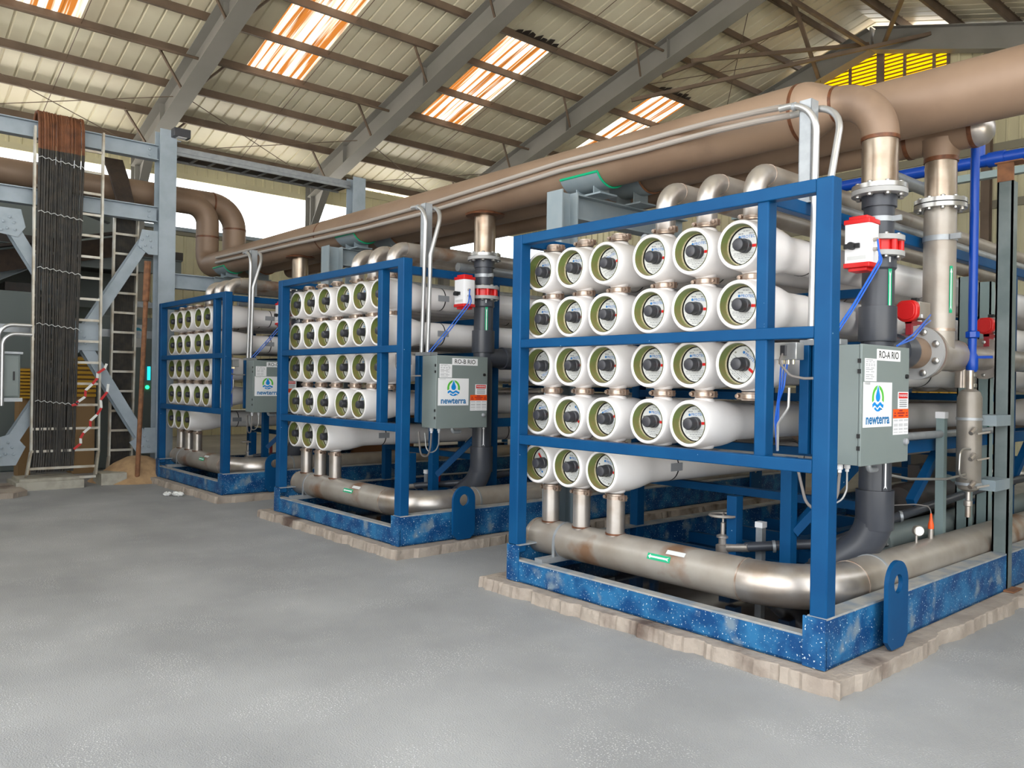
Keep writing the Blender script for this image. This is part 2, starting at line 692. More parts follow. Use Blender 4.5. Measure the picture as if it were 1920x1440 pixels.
# ---- portal frames
LBL = ['grey steel portal rafter just left of the picture',
       'grey steel portal rafter, leftmost in view, above the cable ladders', 'grey steel portal rafter above the middle skid, second from left',
       'grey steel portal rafter, third from left, passing behind the big tan pipe', 'brown grey portal rafter against the gable with the yellow louvre']
for i, y in enumerate(RAF_Y):
    t = thing('portal_frame', (EAVE_X, y, 0), LBL[i], 'roof beam', 'portal frames of the hall')
    xl, xr = EAVE_X + .25, 2.6
    h = RAF_H - .02
    b = MB()
    p, q = Vector((xl, y, raf_z(xl) + h / 2)), Vector((RX, y, raf_z(RX) + h / 2))
    b.ibeam(p, q, .40, h)
    part('rafter', b, 'rafter', t)
    p2, q2 = Vector((RX, y, raf_z(RX) + h / 2)), Vector((xr, y, raf_z(xr) + h / 2))
    part('rafter', MB().ibeam(p2, q2, .40, h), 'rafter', t)
    part('ridge_plate', MB().box(RX - .02, RX + .02, y - .15, y + .15, raf_z(RX) - .03, raf_z(RX) + h), 'rafter', t)
    zt = raf_z(xl) + .05
    part('column', MB().ibeam((xl, y, 0), (xl, y, zt + .35), .26, .34, (1, 0, 0)), 'rafter', t)
    part('haunch', MB().prism([(0, 0), (0, -.9), (.9, .0 + .26)], (xl + .1, y - .01, zt + .05), (1, 0, 0), (0, 0, 1), (0, .02, 0)), 'rafter', t)
    part('haunch_flange', MB().bar((xl + .17, y, zt - .88), (xl + 1.05, y, zt + .25), .22, .015), 'rafter', t)
    if i > 1:
        part('column', MB().ibeam((xr, y, 0), (xr, y, raf_z(xr)), .26, .34, (1, 0, 0)), 'rafter', t)
    for xs in (-20.5, -16.6, -13.0):
        part('stiffener', MB().box(xs - .006, xs + .006, y - .12, y + .12, raf_z(xs) + .02, raf_z(xs) + h - .02), 'rafter', t)
    if 0 < i < 4:
        for j, xs in enumerate(PURX[1:9]):
            if j % 2 == 0:
                for sd in (-1, 1):
                    z = raf_z(xs)
                    part('fly_brace', MB().bar((xs - .35, y + sd * .12, z + .0), (xs, y + sd * .75, z + RAF_H + .05), .045, .045), 'purlin', t)

# ridge bracing seen at the upper right
for n_, (p, q) in enumerate((((-12.6, 17.0, 12.2 - 2.3), (-10.1, 21.6, 10.9)), ((-14.6, 17.0, 9.4), (-8.6, 21.6, 10.7)), ((-10.1, 17.2, 11.1), (-11.6, 21.6, 10.3)),
                             ((-10.1, 17.0, 10.75), (-10.1, 21.6, 10.75)), ((-13.5, 16.95, 9.75), (-10.9, 19.3, 11.0)), ((-7.2, 17, 10.0), (-9.8, 21.6, 10.8)))):
    solo('ridge_brace', MB().bar(p, q, .09, .09), 'purlin', p, ['brown angle brace rising to the ridge by the torn sheet', 'long brown angle brace crossing under the ridge', 'brown angle brace falling left of the louvre apex',
         'straight brown tie running along under the ridge', 'short brown brace near the ridge, leftmost of the braces', 'brown brace on the right slope of the roof'][n_], 'brace', 'ridge braces')

# ---- left wall: ribbed sheets, open daylight strip, header and girts
wl = struct('wall_left')
tag(wl, 'cream ribbed side wall under a bright open strip', 'wall')


def wall_sheet(parent, o, ux, w, z0, z1, nrib=3, m='wallpanel', slope=None):
    """vertical ribbed sheet starting at o going ux; ribs stand into the hall"""
    b, o, ux = MB(), Vector(o), Vector(ux)
    nrm = ux.cross(Vector((0, 0, 1)))
    prof = []
    p = w / nrib
    for i in range(nrib):
        s = i * p
        prof += [(s, 0), (s + p * .70, 0), (s + p * .76, .03), (s + p * .92, .03), (s + p * .98, 0)]
    prof.append((w, 0))
    n = len(prof)
    for k in (0, 1):
        for s, h in prof:
            q = o + ux * s + nrm * h
            zz = z0 if k == 0 else (z1 if slope is None else slope(q.x))
            b.v.append(Vector((q.x, q.y, zz)))
    b.f = [(i, i + 1, n + i + 1, n + i) for i in range(n - 1)]
    return part('wall_panel', b, m, parent, sharp=20)


y = -2.5
while y < GY:
    wall_sheet(wl, (EAVE_X - .05, y, 0), (0, 1, 0), .85, 0, 5.62)
    wall_sheet(wl, (EAVE_X - .05, y, 0), (0, 1, 0), .85, 7.12, raf_z(EAVE_X) + .75)
    y += .85
for z in (1.6, 3.4, 5.6, 7.15, 7.6):
    part('girt', MB().box(EAVE_X, EAVE_X + .07, -2.5, GY, z - .08, z + .08), 'girt' if z < 7 else 'wallpanel', wl)
part('sill_flashing', MB().box(EAVE_X + .06, EAVE_X + .16, -2.5, GY, 5.62, 5.72), 'rack_grey', wl)

# ---- gable wall with the yellow louvre
wb = struct('wall_back')
tag(wb, 'cream ribbed gable wall with dark girts', 'wall')
LX0, LX1, LZ0 = EAVE_X + 12 * .85, EAVE_X + 17 * .85, 8.9
x = EAVE_X
while x < 3:
    if x + .84 > LX0 and x < LX1 - .01:
        wall_sheet(wb, (x, GY, 0), (1, 0, 0), .85, 0, LZ0)
    else:
        wall_sheet(wb, (x, GY, 0), (1, 0, 0), .85, 0, 9, slope=lambda q: raf_z(q) + .8)
    x += .85
for z in (1.5, 3.1, 4.7, 6.2, 7.6):
    part('girt', MB().box(EAVE_X, 2.9, GY - .09, GY - .035, z - .1, z + .1), 'girt', wb)
for xx in (-17, -13.8, -7.36, -3, 1):
    part('wind_post', MB().ibeam((xx, GY - .2, 0), (xx, GY - .2, min(raf_z(xx), 99)), .2, .2, (0, 1, 0)), 'purlin', wb)
wf = struct('wall_front')  # added out of view to dim the far floor; gap passes bounce light
tag(wf, 'cream ribbed front wall added to shade the far left floor, left of the wide doorway, behind the photographer', 'wall')
x = -5.0
while x > EAVE_X:
    wall_sheet(wf, (x, Y0, 0), (-1, 0, 0), .85, 0, 4.6)
    wall_sheet(wf, (x, Y0, 0), (-1, 0, 0), .85, 6.9, 9, slope=lambda q: raf_z(q) + .8)
    x -= .85
wr = struct('wall_right')  # unseen wall put in to cut side daylight, open strip brightens the ceiling
tag(wr, 'cream ribbed right wall added to dim the back of the hall, outside the picture', 'wall')
y = 5.0
while y < GY:
    wall_sheet(wr, (2.95, y + .85, 0), (0, -1, 0), .85, 0, 5.0)
    wall_sheet(wr, (2.95, y + .85, 0), (0, -1, 0), .85, 7.12, raf_z(2.95) + .9)
    y += .85
lou = struct('window_1')
tag(lou, 'yellow translucent louvre in the peak of the gable', 'louvre')
pk = raf_z(RX) + .5
b = MB().prism([(LX0, LZ0), (LX1, LZ0), (LX1, raf_z(LX1) + .5), (RX, pk), (LX0, raf_z(LX0) + .5)], (0, GY + .1, 0), (1, 0, 0), (0, 0, 1), (0, .01, 0))
part('translucent_sheet', b, 'yellow_sheet', lou)
z = LZ0
while z < pk:
    xa, xb = LX0, LX1
    if z > raf_z(LX0) + .4:
        dd = (z - .4 - 13.63) / RM
        xa, xb = max(LX0, dd), min(LX1, 2 * RX - dd)
    if xb - xa > .2:
        part('slat', MB().bar((xa, GY + .02, z), (xb, GY + .02, z), .03, .034, (0, 0, 1)), 'slat_yellow', lou)
    z += .105
for xx in (LX0 + .05, -10.95, -10.1, -9.45, -8.7, LX1):
    w_ = .10 if xx == -10.1 else .035
    part('mullion', MB().box(xx - w_, xx + w_, GY - .08, GY - .03, LZ0, raf_z(xx) + .45), 'purlin', lou)

# ================================================================== SKIDS (built once, then copied twice)
SKID = []                                     # top-level things of the near skid
FY = 4.13                                     # front plane of the skid frames
XR, XL = -2.13, -4.72                         # right and left outer faces
YB = 11.2                                     # back end


def keep(o):
    SKID.append(o)
    return o


# ---- concrete pad with broken edges
def pad_mesh(x0, x1, y0, y1, h):
    b = MB()
    per = []
    n1, n2 = 130, 200
    rnd = random.Random(3)

    def edge(p, q, n, nrm):
        for i in range(n):
            t = i / n
            j = (.0 if i == 0 else rnd.uniform(-.007, .007) + .008 * math.sin(t * 23) + .006 * math.sin(t * 61) - (.022 if math.sin(t * 37 + 1) > .86 else 0))
            per.append(Vector(p).lerp(Vector(q), t) + Vector(nrm) * j)
    edge((x0, y0, 0), (x1, y0, 0), n1, (0, -1, 0))
    edge((x1, y0, 0), (x1, y1, 0), n2, (1, 0, 0))
    edge((x1, y1, 0), (x0, y1, 0), 10, (0, 1, 0))
    edge((x0, y1, 0), (x0, y0, 0), n2, (-1, 0, 0))
    c = Vector(((x0 + x1) / 2, (y0 + y1) / 2, 0))
    n = len(per)
    rings = []
    for z, s in ((0, .0), (h * .5, .0), (h * .93, .004), (h, .012), (h, .16)):
        rings.append([p + (c - p).normalized() * (s + (rnd.uniform(0, .012) if z > 0 else 0)) + Vector((0, 0, z)) for p in per])
    for r_ in rings:
        b.v += r_
    for j in range(len(rings) - 1):
        b.f += [(j * n + i, j * n + (i + 1) % n, (j + 1) * n + (i + 1) % n, (j + 1) * n + i) for i in range(n)]
    b.f.append(tuple(range((len(rings) - 1) * n, len(rings) * n)))
    return b


keep(solo('concrete_pad', pad_mesh(-4.93, -1.99, 4.01, YB + .4, .085), 'concrete_pad', (-3.4, 4.0, 0), 'crumbling concrete plinth under the {S} skid', 'plinth', 'skid plinths', sharp=20))

# ---- skid frame
fr = keep(thing('skid_frame', (XR, FY, .085), 'blue painted steel frame of the {S} skid', 'steel frame', 'blue skid frames'))
ZB = .09
TOP = 2.74
P_ = .10


def post(x0, y0, z0, z1, w=P_, d=P_, m='blue'):
    return part('post', MB().box(x0, x0 + w, y0, y0 + d, z0, z1), m, fr, bevel=.008)


post(XR - P_, FY, .36, TOP)
post(XL, FY, .30, TOP)
post(-2.60, FY + .02, 1.93, TOP - .05, .075, .09)
post(-2.60, FY + .02, 1.20, 1.88, .075, .09)
for z0, z1 in ((TOP - .075, TOP), (1.872, 1.938), (1.135, 1.208)):
    part('cross_beam', MB().box(XL + P_, XR - P_, FY + .005, FY + .085, z0, z1), 'blue', fr, bevel=.006)
# front sill: channel, and tall side girders
b = MB().box(XL, XR, FY, FY + .012, ZB, .245).box(XL, XR, FY, FY + .08, ZB, ZB + .012)
part('front_sill', b, 'blue_base', fr)
part('sill_flange', MB().box(XL + .01, XR - .02, FY - .002, FY + .075, .245, .257), 'flange_dust', fr)
for xs, sd in ((XR, -1), (XL, 1)):
    b = MB()
    b.box(min(xs, xs + sd * .014), max(xs, xs + sd * .014), FY, YB, ZB, .355)
    b.box(min(xs, xs + sd * .09), max(xs, xs + sd * .09), FY, YB, ZB, ZB + .014)
    b.box(min(xs, xs + sd * .13), max(xs, xs + sd * .13), FY - .012, FY, ZB, .362)
    part('side_girder', b, 'blue_base', fr)
    part('girder_flange', MB().box(min(xs, xs + sd * .11), max(xs, xs + sd * .11), FY, YB, .355, .367), 'flange_dust', fr)
for yy in (5.75, 6.3, 6.95, 7.6, 8.4, 9.4, 10.6):
    part('floor_beam', MB().box(XL + .1, XR - .1, yy, yy + .06, .10, .235), 'blue', fr)
part('pallet_rail', MB().box(-3.6, -3.5, 5.3, YB, .1, .32), 'blue', fr)
part('pallet_rail', MB().box(-2.9, -2.8, 6.2, YB, .1, .32), 'blue', fr)
# lifting lugs
for yy in (4.81, 9.9):
    pts = [(-.133, 0), (.133, 0), (.133, .375)] + [(.133 * math.cos(a * math.pi / 12), .375 + .133 * math.sin(a * math.pi / 12)) for a in range(1, 12)] + [(-.133, .375)]
    hole = [(.045 * math.cos(a * math.pi / 8), .375 + .045 * math.sin(a * math.pi / 8)) for a in range(16)]
    b = MB()
    o = Vector((XR + .085, yy, .095))
    # plate with a round eye: outline ring joined to the hole ring
    N = 32
    c = Vector((0, .375))
    outer = []
    for i in range(N):
        w = 2 * math.pi * i / N
        dx, dy = math.cos(w), math.sin(w)
        if dy >= 0:
            outer.append((.133 * dx, .375 + .133 * dy))
        else:
            t = min(.133 / abs(dx) if abs(dx) > 1e-6 else 9, .375 / abs(dy))
            outer.append((dx * t, .375 + dy * t))
    inner = [(.056 * math.cos(2 * math.pi * i / N), .375 + .056 * math.sin(2 * math.pi * i / N)) for i in range(N)]
    vs = []
    for dx in (0, -.025):
        for ring_ in (outer, inner):
            vs += [o + Vector((dx, p[0], p[1])) for p in ring_]
    fs = []
    for i in range(N):
        j = (i + 1) % N
        fs += [(i, j, N + j, N + i), (2 * N + i, 3 * N + i, 3 * N + j, 2 * N + j), (i, 2 * N + i, 2 * N + j, j), (N + i, N + j, 3 * N + j, 3 * N + i)]
    b.add(vs, fs)
    part('lifting_lug', b, 'blue', fr)
    part('lug_gusset', MB().box(XR, XR + .06, yy + .02, yy + .035, .1, .34), 'blue', fr)
# inner bay: roof side rails and rack behind the vessel heads
part('top_rail', MB().box(-2.62, -2.55, FY + .09, YB, TOP - .08, TOP), 'blue', fr, bevel=.006)
part('top_rail', MB().box(XL, XL + .08, FY + .09, YB, TOP - .08, TOP), 'blue', fr, bevel=.006)
for yy in (5.55, 8.35, YB - .1):
    for xs in (XL + .01, -2.64):
        post(xs, yy, .25, TOP, .085, .1)
    for z in (2.27, 1.90, 1.53, 1.13, .78):
        part('cradle', MB().box(XL + .09, -2.62, yy + .01, yy + .09, z - .03, z + .03), 'blue', fr)
part('cradle_post', MB().box(-3.34, -3.26, 5.0, 5.08, .25, .82), 'blue', fr)
part('cradle_post', MB().box(-2.92, -2.84, 5.0, 5.08, .25, 1.13), 'blue', fr)
part('knee_brace', MB().bar((-2.86, 5.06, .62), (-2.62, 5.5, 1.1), .06, .06), 'blue', fr)
part('side_rail', MB().box(-2.64, -2.56, 5.6, YB, 1.13, 1.22), 'blue', fr)
for yy in (6.3, 8.5):
    part('knee_brace', MB().bar((-2.6, yy, .75), (-2.6, yy + .5, 1.13), .06, .06), 'blue', fr)
# panel carrier: two uprights behind the enclosure
part('carrier_post', MB().box(-2.55, -2.49, 4.56, 4.68, 1.2, 1.86), 'blue', fr, bevel=.004)
part('carrier_post', MB().box(-2.48, -2.42, 4.58, 4.66, 1.2, 1.86), 'blue', fr, bevel=.004)

# ---- pressure vessels
COLX = [-4.58, -4.248, -3.907, -3.496, -3.159, -2.809]
ROWZ = [2.467, 2.102, 1.740, 1.358, .985]
VY = 4.28
L = 6.6
PT = .17                                      # ports behind the rim
prof = [(.126, .19), (.126, .012), (.130, .004), (.135, 0), (.145, 0), (.1495, .004), (.1525, .013), (.156, .05), (.159, .10), (.1595, .17), (.159, .25), (.155, .31), (.147, .37), (.135, .43), (.125, .475), (.120, .51), (.118, .55), (.118, L - .5), (.15, L - .35), (.16, L - .1), (.15, L), (.0, L)]
SH = mesh_of('shell', MB().lathe(prof, n=44), sharp=60)
BORE = mesh_of('bore', MB().lathe([(.1258, .002), (.1252, .005), (.1252, .10), (.120, .105), (.120, .112)], n=44, caps=False), sharp=60)
RING = mesh_of('snap_ring', MB().ring((0, .066, 0), (0, 1, 0), .117, .1245, .010, 36))
SEAL = mesh_of('seal', MB().lathe([(0, .088), (.1255, .088), (.1255, .098), (0, .098)], n=36))
PL = mesh_of('end_plate', MB().lathe([(0, .083), (.110, .083), (.112, .085), (.112, .09), (0, .09)], n=40))
PLG = mesh_of('port_plug', MB().lathe([(0, -.012), (.024, -.012), (.036, -.007), (.040, .002), (.040, .042), (.037, .045), (.037, .049), (.044, .053), (.044, .083)], n=24), sharp=40)
NOTE = mesh_of('red_tag', MB().prism([(.045, -.009), (.092, -.009), (.092, .009), (.045, .009)], (0, .0828, 0), (1, 0, 0), (0, 0, 1), (0, -.0006, 0)), smooth=False)
b = MB()
text(b, 'PROTEC', (.016, .0826, .058), (1, 0, 0), (0, 0, 1), .026, bold=.01)
b.lathe([(0, 0), (.009, 0), (.009, .0005), (0, .0005)], (-.045, .0828, .058), (0, -1, 0), 12)
PRB = mesh_of('brand_print', b, smooth=False)
b = MB()
rn = random.Random(5)
for zz, xa, xb, h in ((.094, -.022, .022, .006), (.078, -.055, -.02, .008), (.078, .02, .06, .008), (-.042, -.085, .085, .004), (-.052, -.088, .08, .003), (-.061, -.08, .06, .003),
                      (-.072, -.05, .045, .005), (-.084, -.06, .05, .004), (-.094, -.035, .035, .005), (.002, -.098, -.07, .004), (-.02, -.1, -.06, .003)):
    x = xa
    while x < xb:
        w = min(rn.uniform(.006, .02), xb - x)
        b.prism([(x, zz - h / 2), (x + w, zz - h / 2), (x + w, zz + h / 2), (x, zz + h / 2)], (0, .0828, 0), (1, 0, 0), (0, 0, 1), (0, -.0004, 0))
        x += w + .004
PRG = mesh_of('small_print', b, smooth=False)
b = MB()
for a in range(3):
    w = a * 2.1 + .8
    b.lathe([(0, 0), (.006, 0), (.006, .004), (0, .004)], (.095 * math.cos(w), .083, .095 * math.sin(w)), (0, -1, 0), 8)
SCR = mesh_of('plate_screws', b)
BOSS = mesh_of('port_boss', MB().lathe([(.075, .140), (.066, .158), (.056, .166), (.05, .166)], (0, PT, 0), (0, 0, 1), 24), sharp=50)
BOSSD = mesh_of('port_boss', MB().lathe([(.075, .140), (.066, .158), (.056, .166), (.05, .166)], (0, PT, 0), (0, 0, -1), 24), sharp=50)


def clamp_mb(o):
    b = MB()
    o = Vector(o)
    b.lathe([(.048, -.028), (.059, -.026), (.061, -.017), (.066, -.013), (.066, .013), (.061, .017), (.059, .026), (.048, .028)], o, (0, 0, 1), 28)
    for sd in (-1, 1):
        for k in (-1, 1):
            b.box(o.x + sd * .058, o.x + sd * .092, o.y + k * .006, o.y + k * .017, o.z - .02, o.z + .02)
    return b


CLAMP = mesh_of('clamp', clamp_mb((0, PT, 0)))
CB = []
for sd in (-1, 1):
    b = MB()
    b.lathe([(0, -.046), (.014, -.044), (.014, -.03), (.0085, -.028), (.0085, .034), (0, .036)], (sd * .076, PT, 0), (0, 1, 0), 8)
    CB.append(mesh_of('clamp_bolt', b))
BAND = mesh_of('strap', MB().ring((0, 0, 0), (0, 1, 0), .117, .1205, .012, 32))
IDP = mesh_of('id_plate', MB().prism([(-.07, -.03), (.07, -.03), (.07, .03), (-.07, .03)], (.1195, 0, 0), (0, 1, 0), (0, 0, 1), (.003, 0, 0)), smooth=False)
for m_, me in (('white_gel', SH), ('green_bore', BORE), ('snap_ring', RING), ('black', SEAL), ('plate', PL), ('plug', PLG), ('red', NOTE), ('print_blue', PRB), ('print_grey', PRG), ('bright', SCR),
               ('white_gel', BOSS), ('white_gel', BOSSD), ('clamp', CLAMP), ('clamp', CB[0]), ('clamp', CB[1]), ('black', BAND), ('print_grey', IDP)):
    me.materials.append(MAT[m_])
ORD = ['first', 'second', 'third', 'fourth', 'fifth', 'sixth']
ROWN = ['top', 'second', 'third', 'fourth', 'bottom']
TURN = {(2, 5): -38, (3, 1): -42, (2, 0): 200, (4, 0): 130, (3, 0): 8, (0, 2): 20, (3, 2): 20, (4, 2): -12, (3, 3): -4}
VESS = {}
for r_, z in enumerate(ROWZ):
    for c_, x in enumerate(COLX):
        if (r_ == 3 and c_ > 4) or (r_ == 4 and c_ > 2):
            continue
        t = keep(thing('pressure_vessel', (x, VY, z), 'long white pressure vessel, %s from left in the %s row of the {S} skid' % (ORD[c_], ROWN[r_]), 'pressure vessel', 'white pressure vessels of the {S} skid'))
        VESS[r_, c_] = t
        o = Vector((x, VY, z))
        inst('shell', SH, None, t, o)
        inst('bore', BORE, None, t, o)
        inst('snap_ring', RING, None, t, o)
        inst('seal', SEAL, None, t, o)
        rot = Matrix.Rotation(math.radians(-TURN.get((r_, c_), random.uniform(-5, 5))), 3, 'Y').to_quaternion()
        pl = inst('end_plate', PL, None, t, o, rot)
        for nm, me in (('brand_print', PRB), ('small_print', PRG), ('red_tag', NOTE), ('plate_screws', SCR)):
            inst(nm, me, None, pl, o)
        inst('port_plug', PLG, None, t, o)
        inst('port_boss', BOSS, None, t, o)
        inst('port_boss', BOSSD, None, t, o)
        up = ROWZ[r_ - 1] - z if r_ else .40
        cl = inst('clamp', CLAMP, None, t, o + Vector((0, 0, up / 2 if r_ else .198)))
        [inst('clamp_bolt', q_, None, cl, WLOC[cl]) for q_ in CB]
        if (r_ == 2 and c_ == 5) or (r_ == 3 and c_ > 2) or r_ == 4:
            cl = inst('clamp', CLAMP, None, t, o - Vector((0, 0, .198)))
            [inst('clamp_bolt', q_, None, cl, WLOC[cl]) for q_ in CB]
        for yy in (.74, 2.6, 4.4):
            inst('strap', BAND, None, t, o + Vector((0, yy, 0)))
        if c_ == 5 or (c_ == 4 and r_ == 3) or (c_ == 2 and r_ == 4):
            inst('id_plate', IDP, None, t, o + Vector((0, .72, 0)))

# ---- top outlet elbows running back along the skid
for c_ in (3, 4, 5):
    x = COLX[c_]
    t = keep(thing('outlet_pipe', (x, VY + PT, 2.64), 'stainless elbow pipe rising from the %s top vessel of the {S} skid' % ORD[c_], 'pipe', 'outlet elbows of the {S} skid'))
    p = Vector((x, VY + PT, 0))
    part('riser_stub', MB().cyl((x, p.y, 2.665), (x, p.y, 2.80), .068, 24), 'steel', t)
    part('elbow', MB().tube(fillet([(x, p.y, 2.80), (x, p.y, 2.945), (x, p.y + .145, 2.945)], .14, 10), .068, 24), 'steel', t)
    part('pipe_run', MB().cyl((x, p.y + .145, 2.945), (x, YB, 2.945), .068, 24), 'steel_dull', t)
    for q, d in (((x, p.y, 2.797), (0, 0, 1)), ((x, p.y + .142, 2.945), (0, 1, 0))):
        part('weld_seam', MB().ring(q, d, .066, .0705, .006, 24), 'clamp', t)
for z, x in ((2.80, -4.3), (2.82, -2.72)):
    t = keep(solo('grey_pipe', MB().cyl((x, 5.2, z), (x, YB, z), .045, 16), 'galv', (x, 5.2, z), 'thin grey pipe along the %s top of the {S} skid' % ('left' if x < -4 else 'right'), 'pipe'))

# ---- bottom header pipe
hd = keep(thing('header_pipe', (-4.77, 4.46, .26), 'dusty stainless header pipe lying along the base of the {S} skid', 'pipe', 'bottom header pipes'))
HY, HZ, HR, HX = 4.46, .395, .135, -2.385
part('pipe_run', MB().lathe([(0, -.045), (.06, -.038), (.11, -.018), (.132, .01), (HR, .03), (HR, 1.93)], (-4.755, HY, HZ), (1, 0, 0), 36), 'steel_dull', hd, sharp=50)
e0 = -4.755 + 1.93
part('elbow', MB().tube(fillet([(e0, HY, HZ), (HX, HY, HZ), (HX, HY + (HX - e0), HZ)], HX - e0, 16), HR, 36), 'steel', hd)
y1 = HY + (HX - e0)
part('pipe_run', MB().cyl((HX, y1, HZ), (HX, YB, HZ), HR, 36), 'steel_dull', hd)
for q, d in (((e0 - .005, HY, HZ), (1, 0, 0)), ((HX, y1 - .005, HZ), (0, 1, 0)), ((-4.715, HY, HZ), (1, 0, 0))):
    part('weld_seam', MB().ring(q, d, HR - .002, HR + .0035, .009, 36), 'clamp', hd)
for c_ in (0, 1, 2):
    x = COLX[c_]
    n_ = part('inlet_stub', MB().cyl((x, VY + PT, HZ + .09), (x, VY + PT, .775), .066, 24), 'steel', hd)
    part('weld_seam', MB().ring((x, VY + PT, HZ + HR - .012), (0, 0, 1), .064, .073, .012, 24), 'weld', n_)
part('u_strap', MB().lathe([(HR, 0), (HR + .005, 0), (HR + .005, .022), (HR, .022)], (-4.43, HY, HZ), (1, 0, 0), 32, close=True).box(-4.43, -4.405, HY - HR - .006, HY - HR, .27, HZ), 'galv', hd)
part('strut_foot', MB().box(-4.47, -4.39, FY + .05, 5.0, .245, .285), 'galv', hd)
part('u_strap', MB().ring((HX, 5.18, HZ), (0, 1, 0), HR, HR + .006, .02, 32), 'galv', hd)


def arrow(parent, o, ux, uy, w, h, m1='saddle_green', m2='sticker'):
    n = Vector(ux).cross(Vector(uy))
    s = part('flow_label', MB().prism([(-w / 2, -h / 2), (w / 2, -h / 2), (w / 2, h / 2), (-w / 2, h / 2)], Vector(o), ux, uy, n * .001), m1, parent)
    part('arrow_print', MB().prism([(-w * .46, 0), (-w * .36, h * .36), (-w * .36, h * .14), (w * .34, h * .14), (w * .44, h * .3), (w * .38, 0), (w * .44, -h * .3), (w * .34, -h * .14), (-w * .36, -h * .14), (-w * .36, -h * .36)],
                                  Vector(o) + n * .0012, ux, uy, n * .0006), m2, s)


ca, sa = math.cos(math.radians(22)), math.sin(math.radians(22))
arrow(hd, (-3.42, HY - (HR + .0015) * ca, HZ + (HR + .0015) * sa), (1, 0, 0), (0, sa, ca), .19, .042)
part('paper_label', MB().prism([(-.075, -.016), (.075, -.016), (.075, .016), (-.075, .016)], (-3.30, HY - (HR + .0015) * .72, HZ + (HR + .0015) * .70), (1, 0, 0), (0, .70, .72), (0, -.0007, .0007)), 'plate', hd)

# ---- pool of water inside the sill
keep(solo('water_puddle', MB().box(XL + .12, XR - .12, FY + .09, 6.6, .088, .14), 'pool', (-3.4, 4.6, .09), 'dark standing water inside the base of the {S} skid', 'water', 'water in the skid bases'))

# ---- dark PVC riser with valve
RXX, RYY = -2.425, 5.32
rs = keep(thing('pvc_riser', (RXX, RYY, .4), 'thick dark grey plastic riser pipe at the right of the {S} skid', 'pipe', 'plastic riser pipes'))
c0 = Vector((RXX, RYY, 0))
U = (0, 0, 1)
part('upper_pipe', MB().cyl(c0 + Vector((0, 0, 2.60)), c0 + Vector((0, 0, 2.88)), .094, 32).ring(c0 + Vector((0, 0, 2.79)), U, .09, .108, .075, 32), 'pvc', rs)
flange(rs, c0 + Vector((0, 0, 2.868)), U, .06, .172, .032, 8, 'pvc_flange', bs=1.15, sides=(-1,))
part('clamp_band', MB().ring(c0 + Vector((0, 0, 2.69)), U, .094, .099, .034, 32).box(RXX + .09, RXX + .15, RYY - .02, RYY + .0, 2.69, 2.724), 'galv', rs)
flange(rs, c0 + Vector((0, 0, 2.565)), U, .06, .158, .032, 8, 'pvc_flange', bs=1.0, sides=(1,))
vb = part('valve_body', MB().ring(c0 + Vector((0, 0, 2.497)), U, .06, .118, .068, 32), 'red', rs)
for i in range(8):
    w = 2 * math.pi * (i + .5) / 8
    p = c0 + Vector((.132 * math.cos(w), .132 * math.sin(w), 2.497))
    part('valve_lug', MB().cyl(p, p + Vector((0, 0, .068)), .02, 10), 'red', vb)
flange(rs, c0 + Vector((0, 0, 2.463)), U, .06, .158, .032, 8, 'pvc_flange', bs=1.0, sides=(-1,))
part('lower_pipe', MB().lathe([(.108, 0), (.112, -.07), (.100, -.085), (.100, -1.55)], c0 + Vector((0, 0, 2.46)), U, 32), 'pvc', rs)
part('coupling', MB().lathe([(.10, 0), (.116, .002), (.118, .01), (.118, .23), (.10, .232)], c0 + Vector((0, 0, 1.91)), U, 32), 'pvc', rs)
part('branch_tee', MB().cyl((RXX, RYY, 1.86), (RXX, RYY + .42, 1.86), .10, 28).ring((RXX, RYY + .25, 1.86), (0, 1, 0), .1, .118, .16, 28), 'pvc', rs)
part('socket', MB().lathe([(.10, 0), (.116, .0), (.118, .008), (.118, .26)], c0 + Vector((0, 0, .68)), U, 32), 'pvc', rs)
part('elbow', MB().tube(fillet([c0 + Vector((0, 0, .94)), c0 + Vector((0, 0, .62)), c0 + Vector((-.32, -.1, .34))], .34, 10), .116, 32), 'pvc', rs)
part('lower_leg', MB().tube([c0 + Vector((-.27, -.085, .385)), c0 + Vector((-.75, -.25, -.03 + .03))], .10, 28), 'pvc', rs)
arrow(rs, c0 + Vector((.094, -.038, 2.20)), (0, 0, 1), Vector((-.38, -.92, 0)).normalized(), .38, .028)
part('white_tag', MB().box(RXX + .09, RXX + .10, RYY - .055, RYY - .02, 2.42, 2.455), 'sticker', rs)
arrow(rs, c0 + Vector((.09, -.05, 1.05)), (0, 0, -1), Vector((.5, .86, 0)), .22, .04, 'pvc', 'sticker')

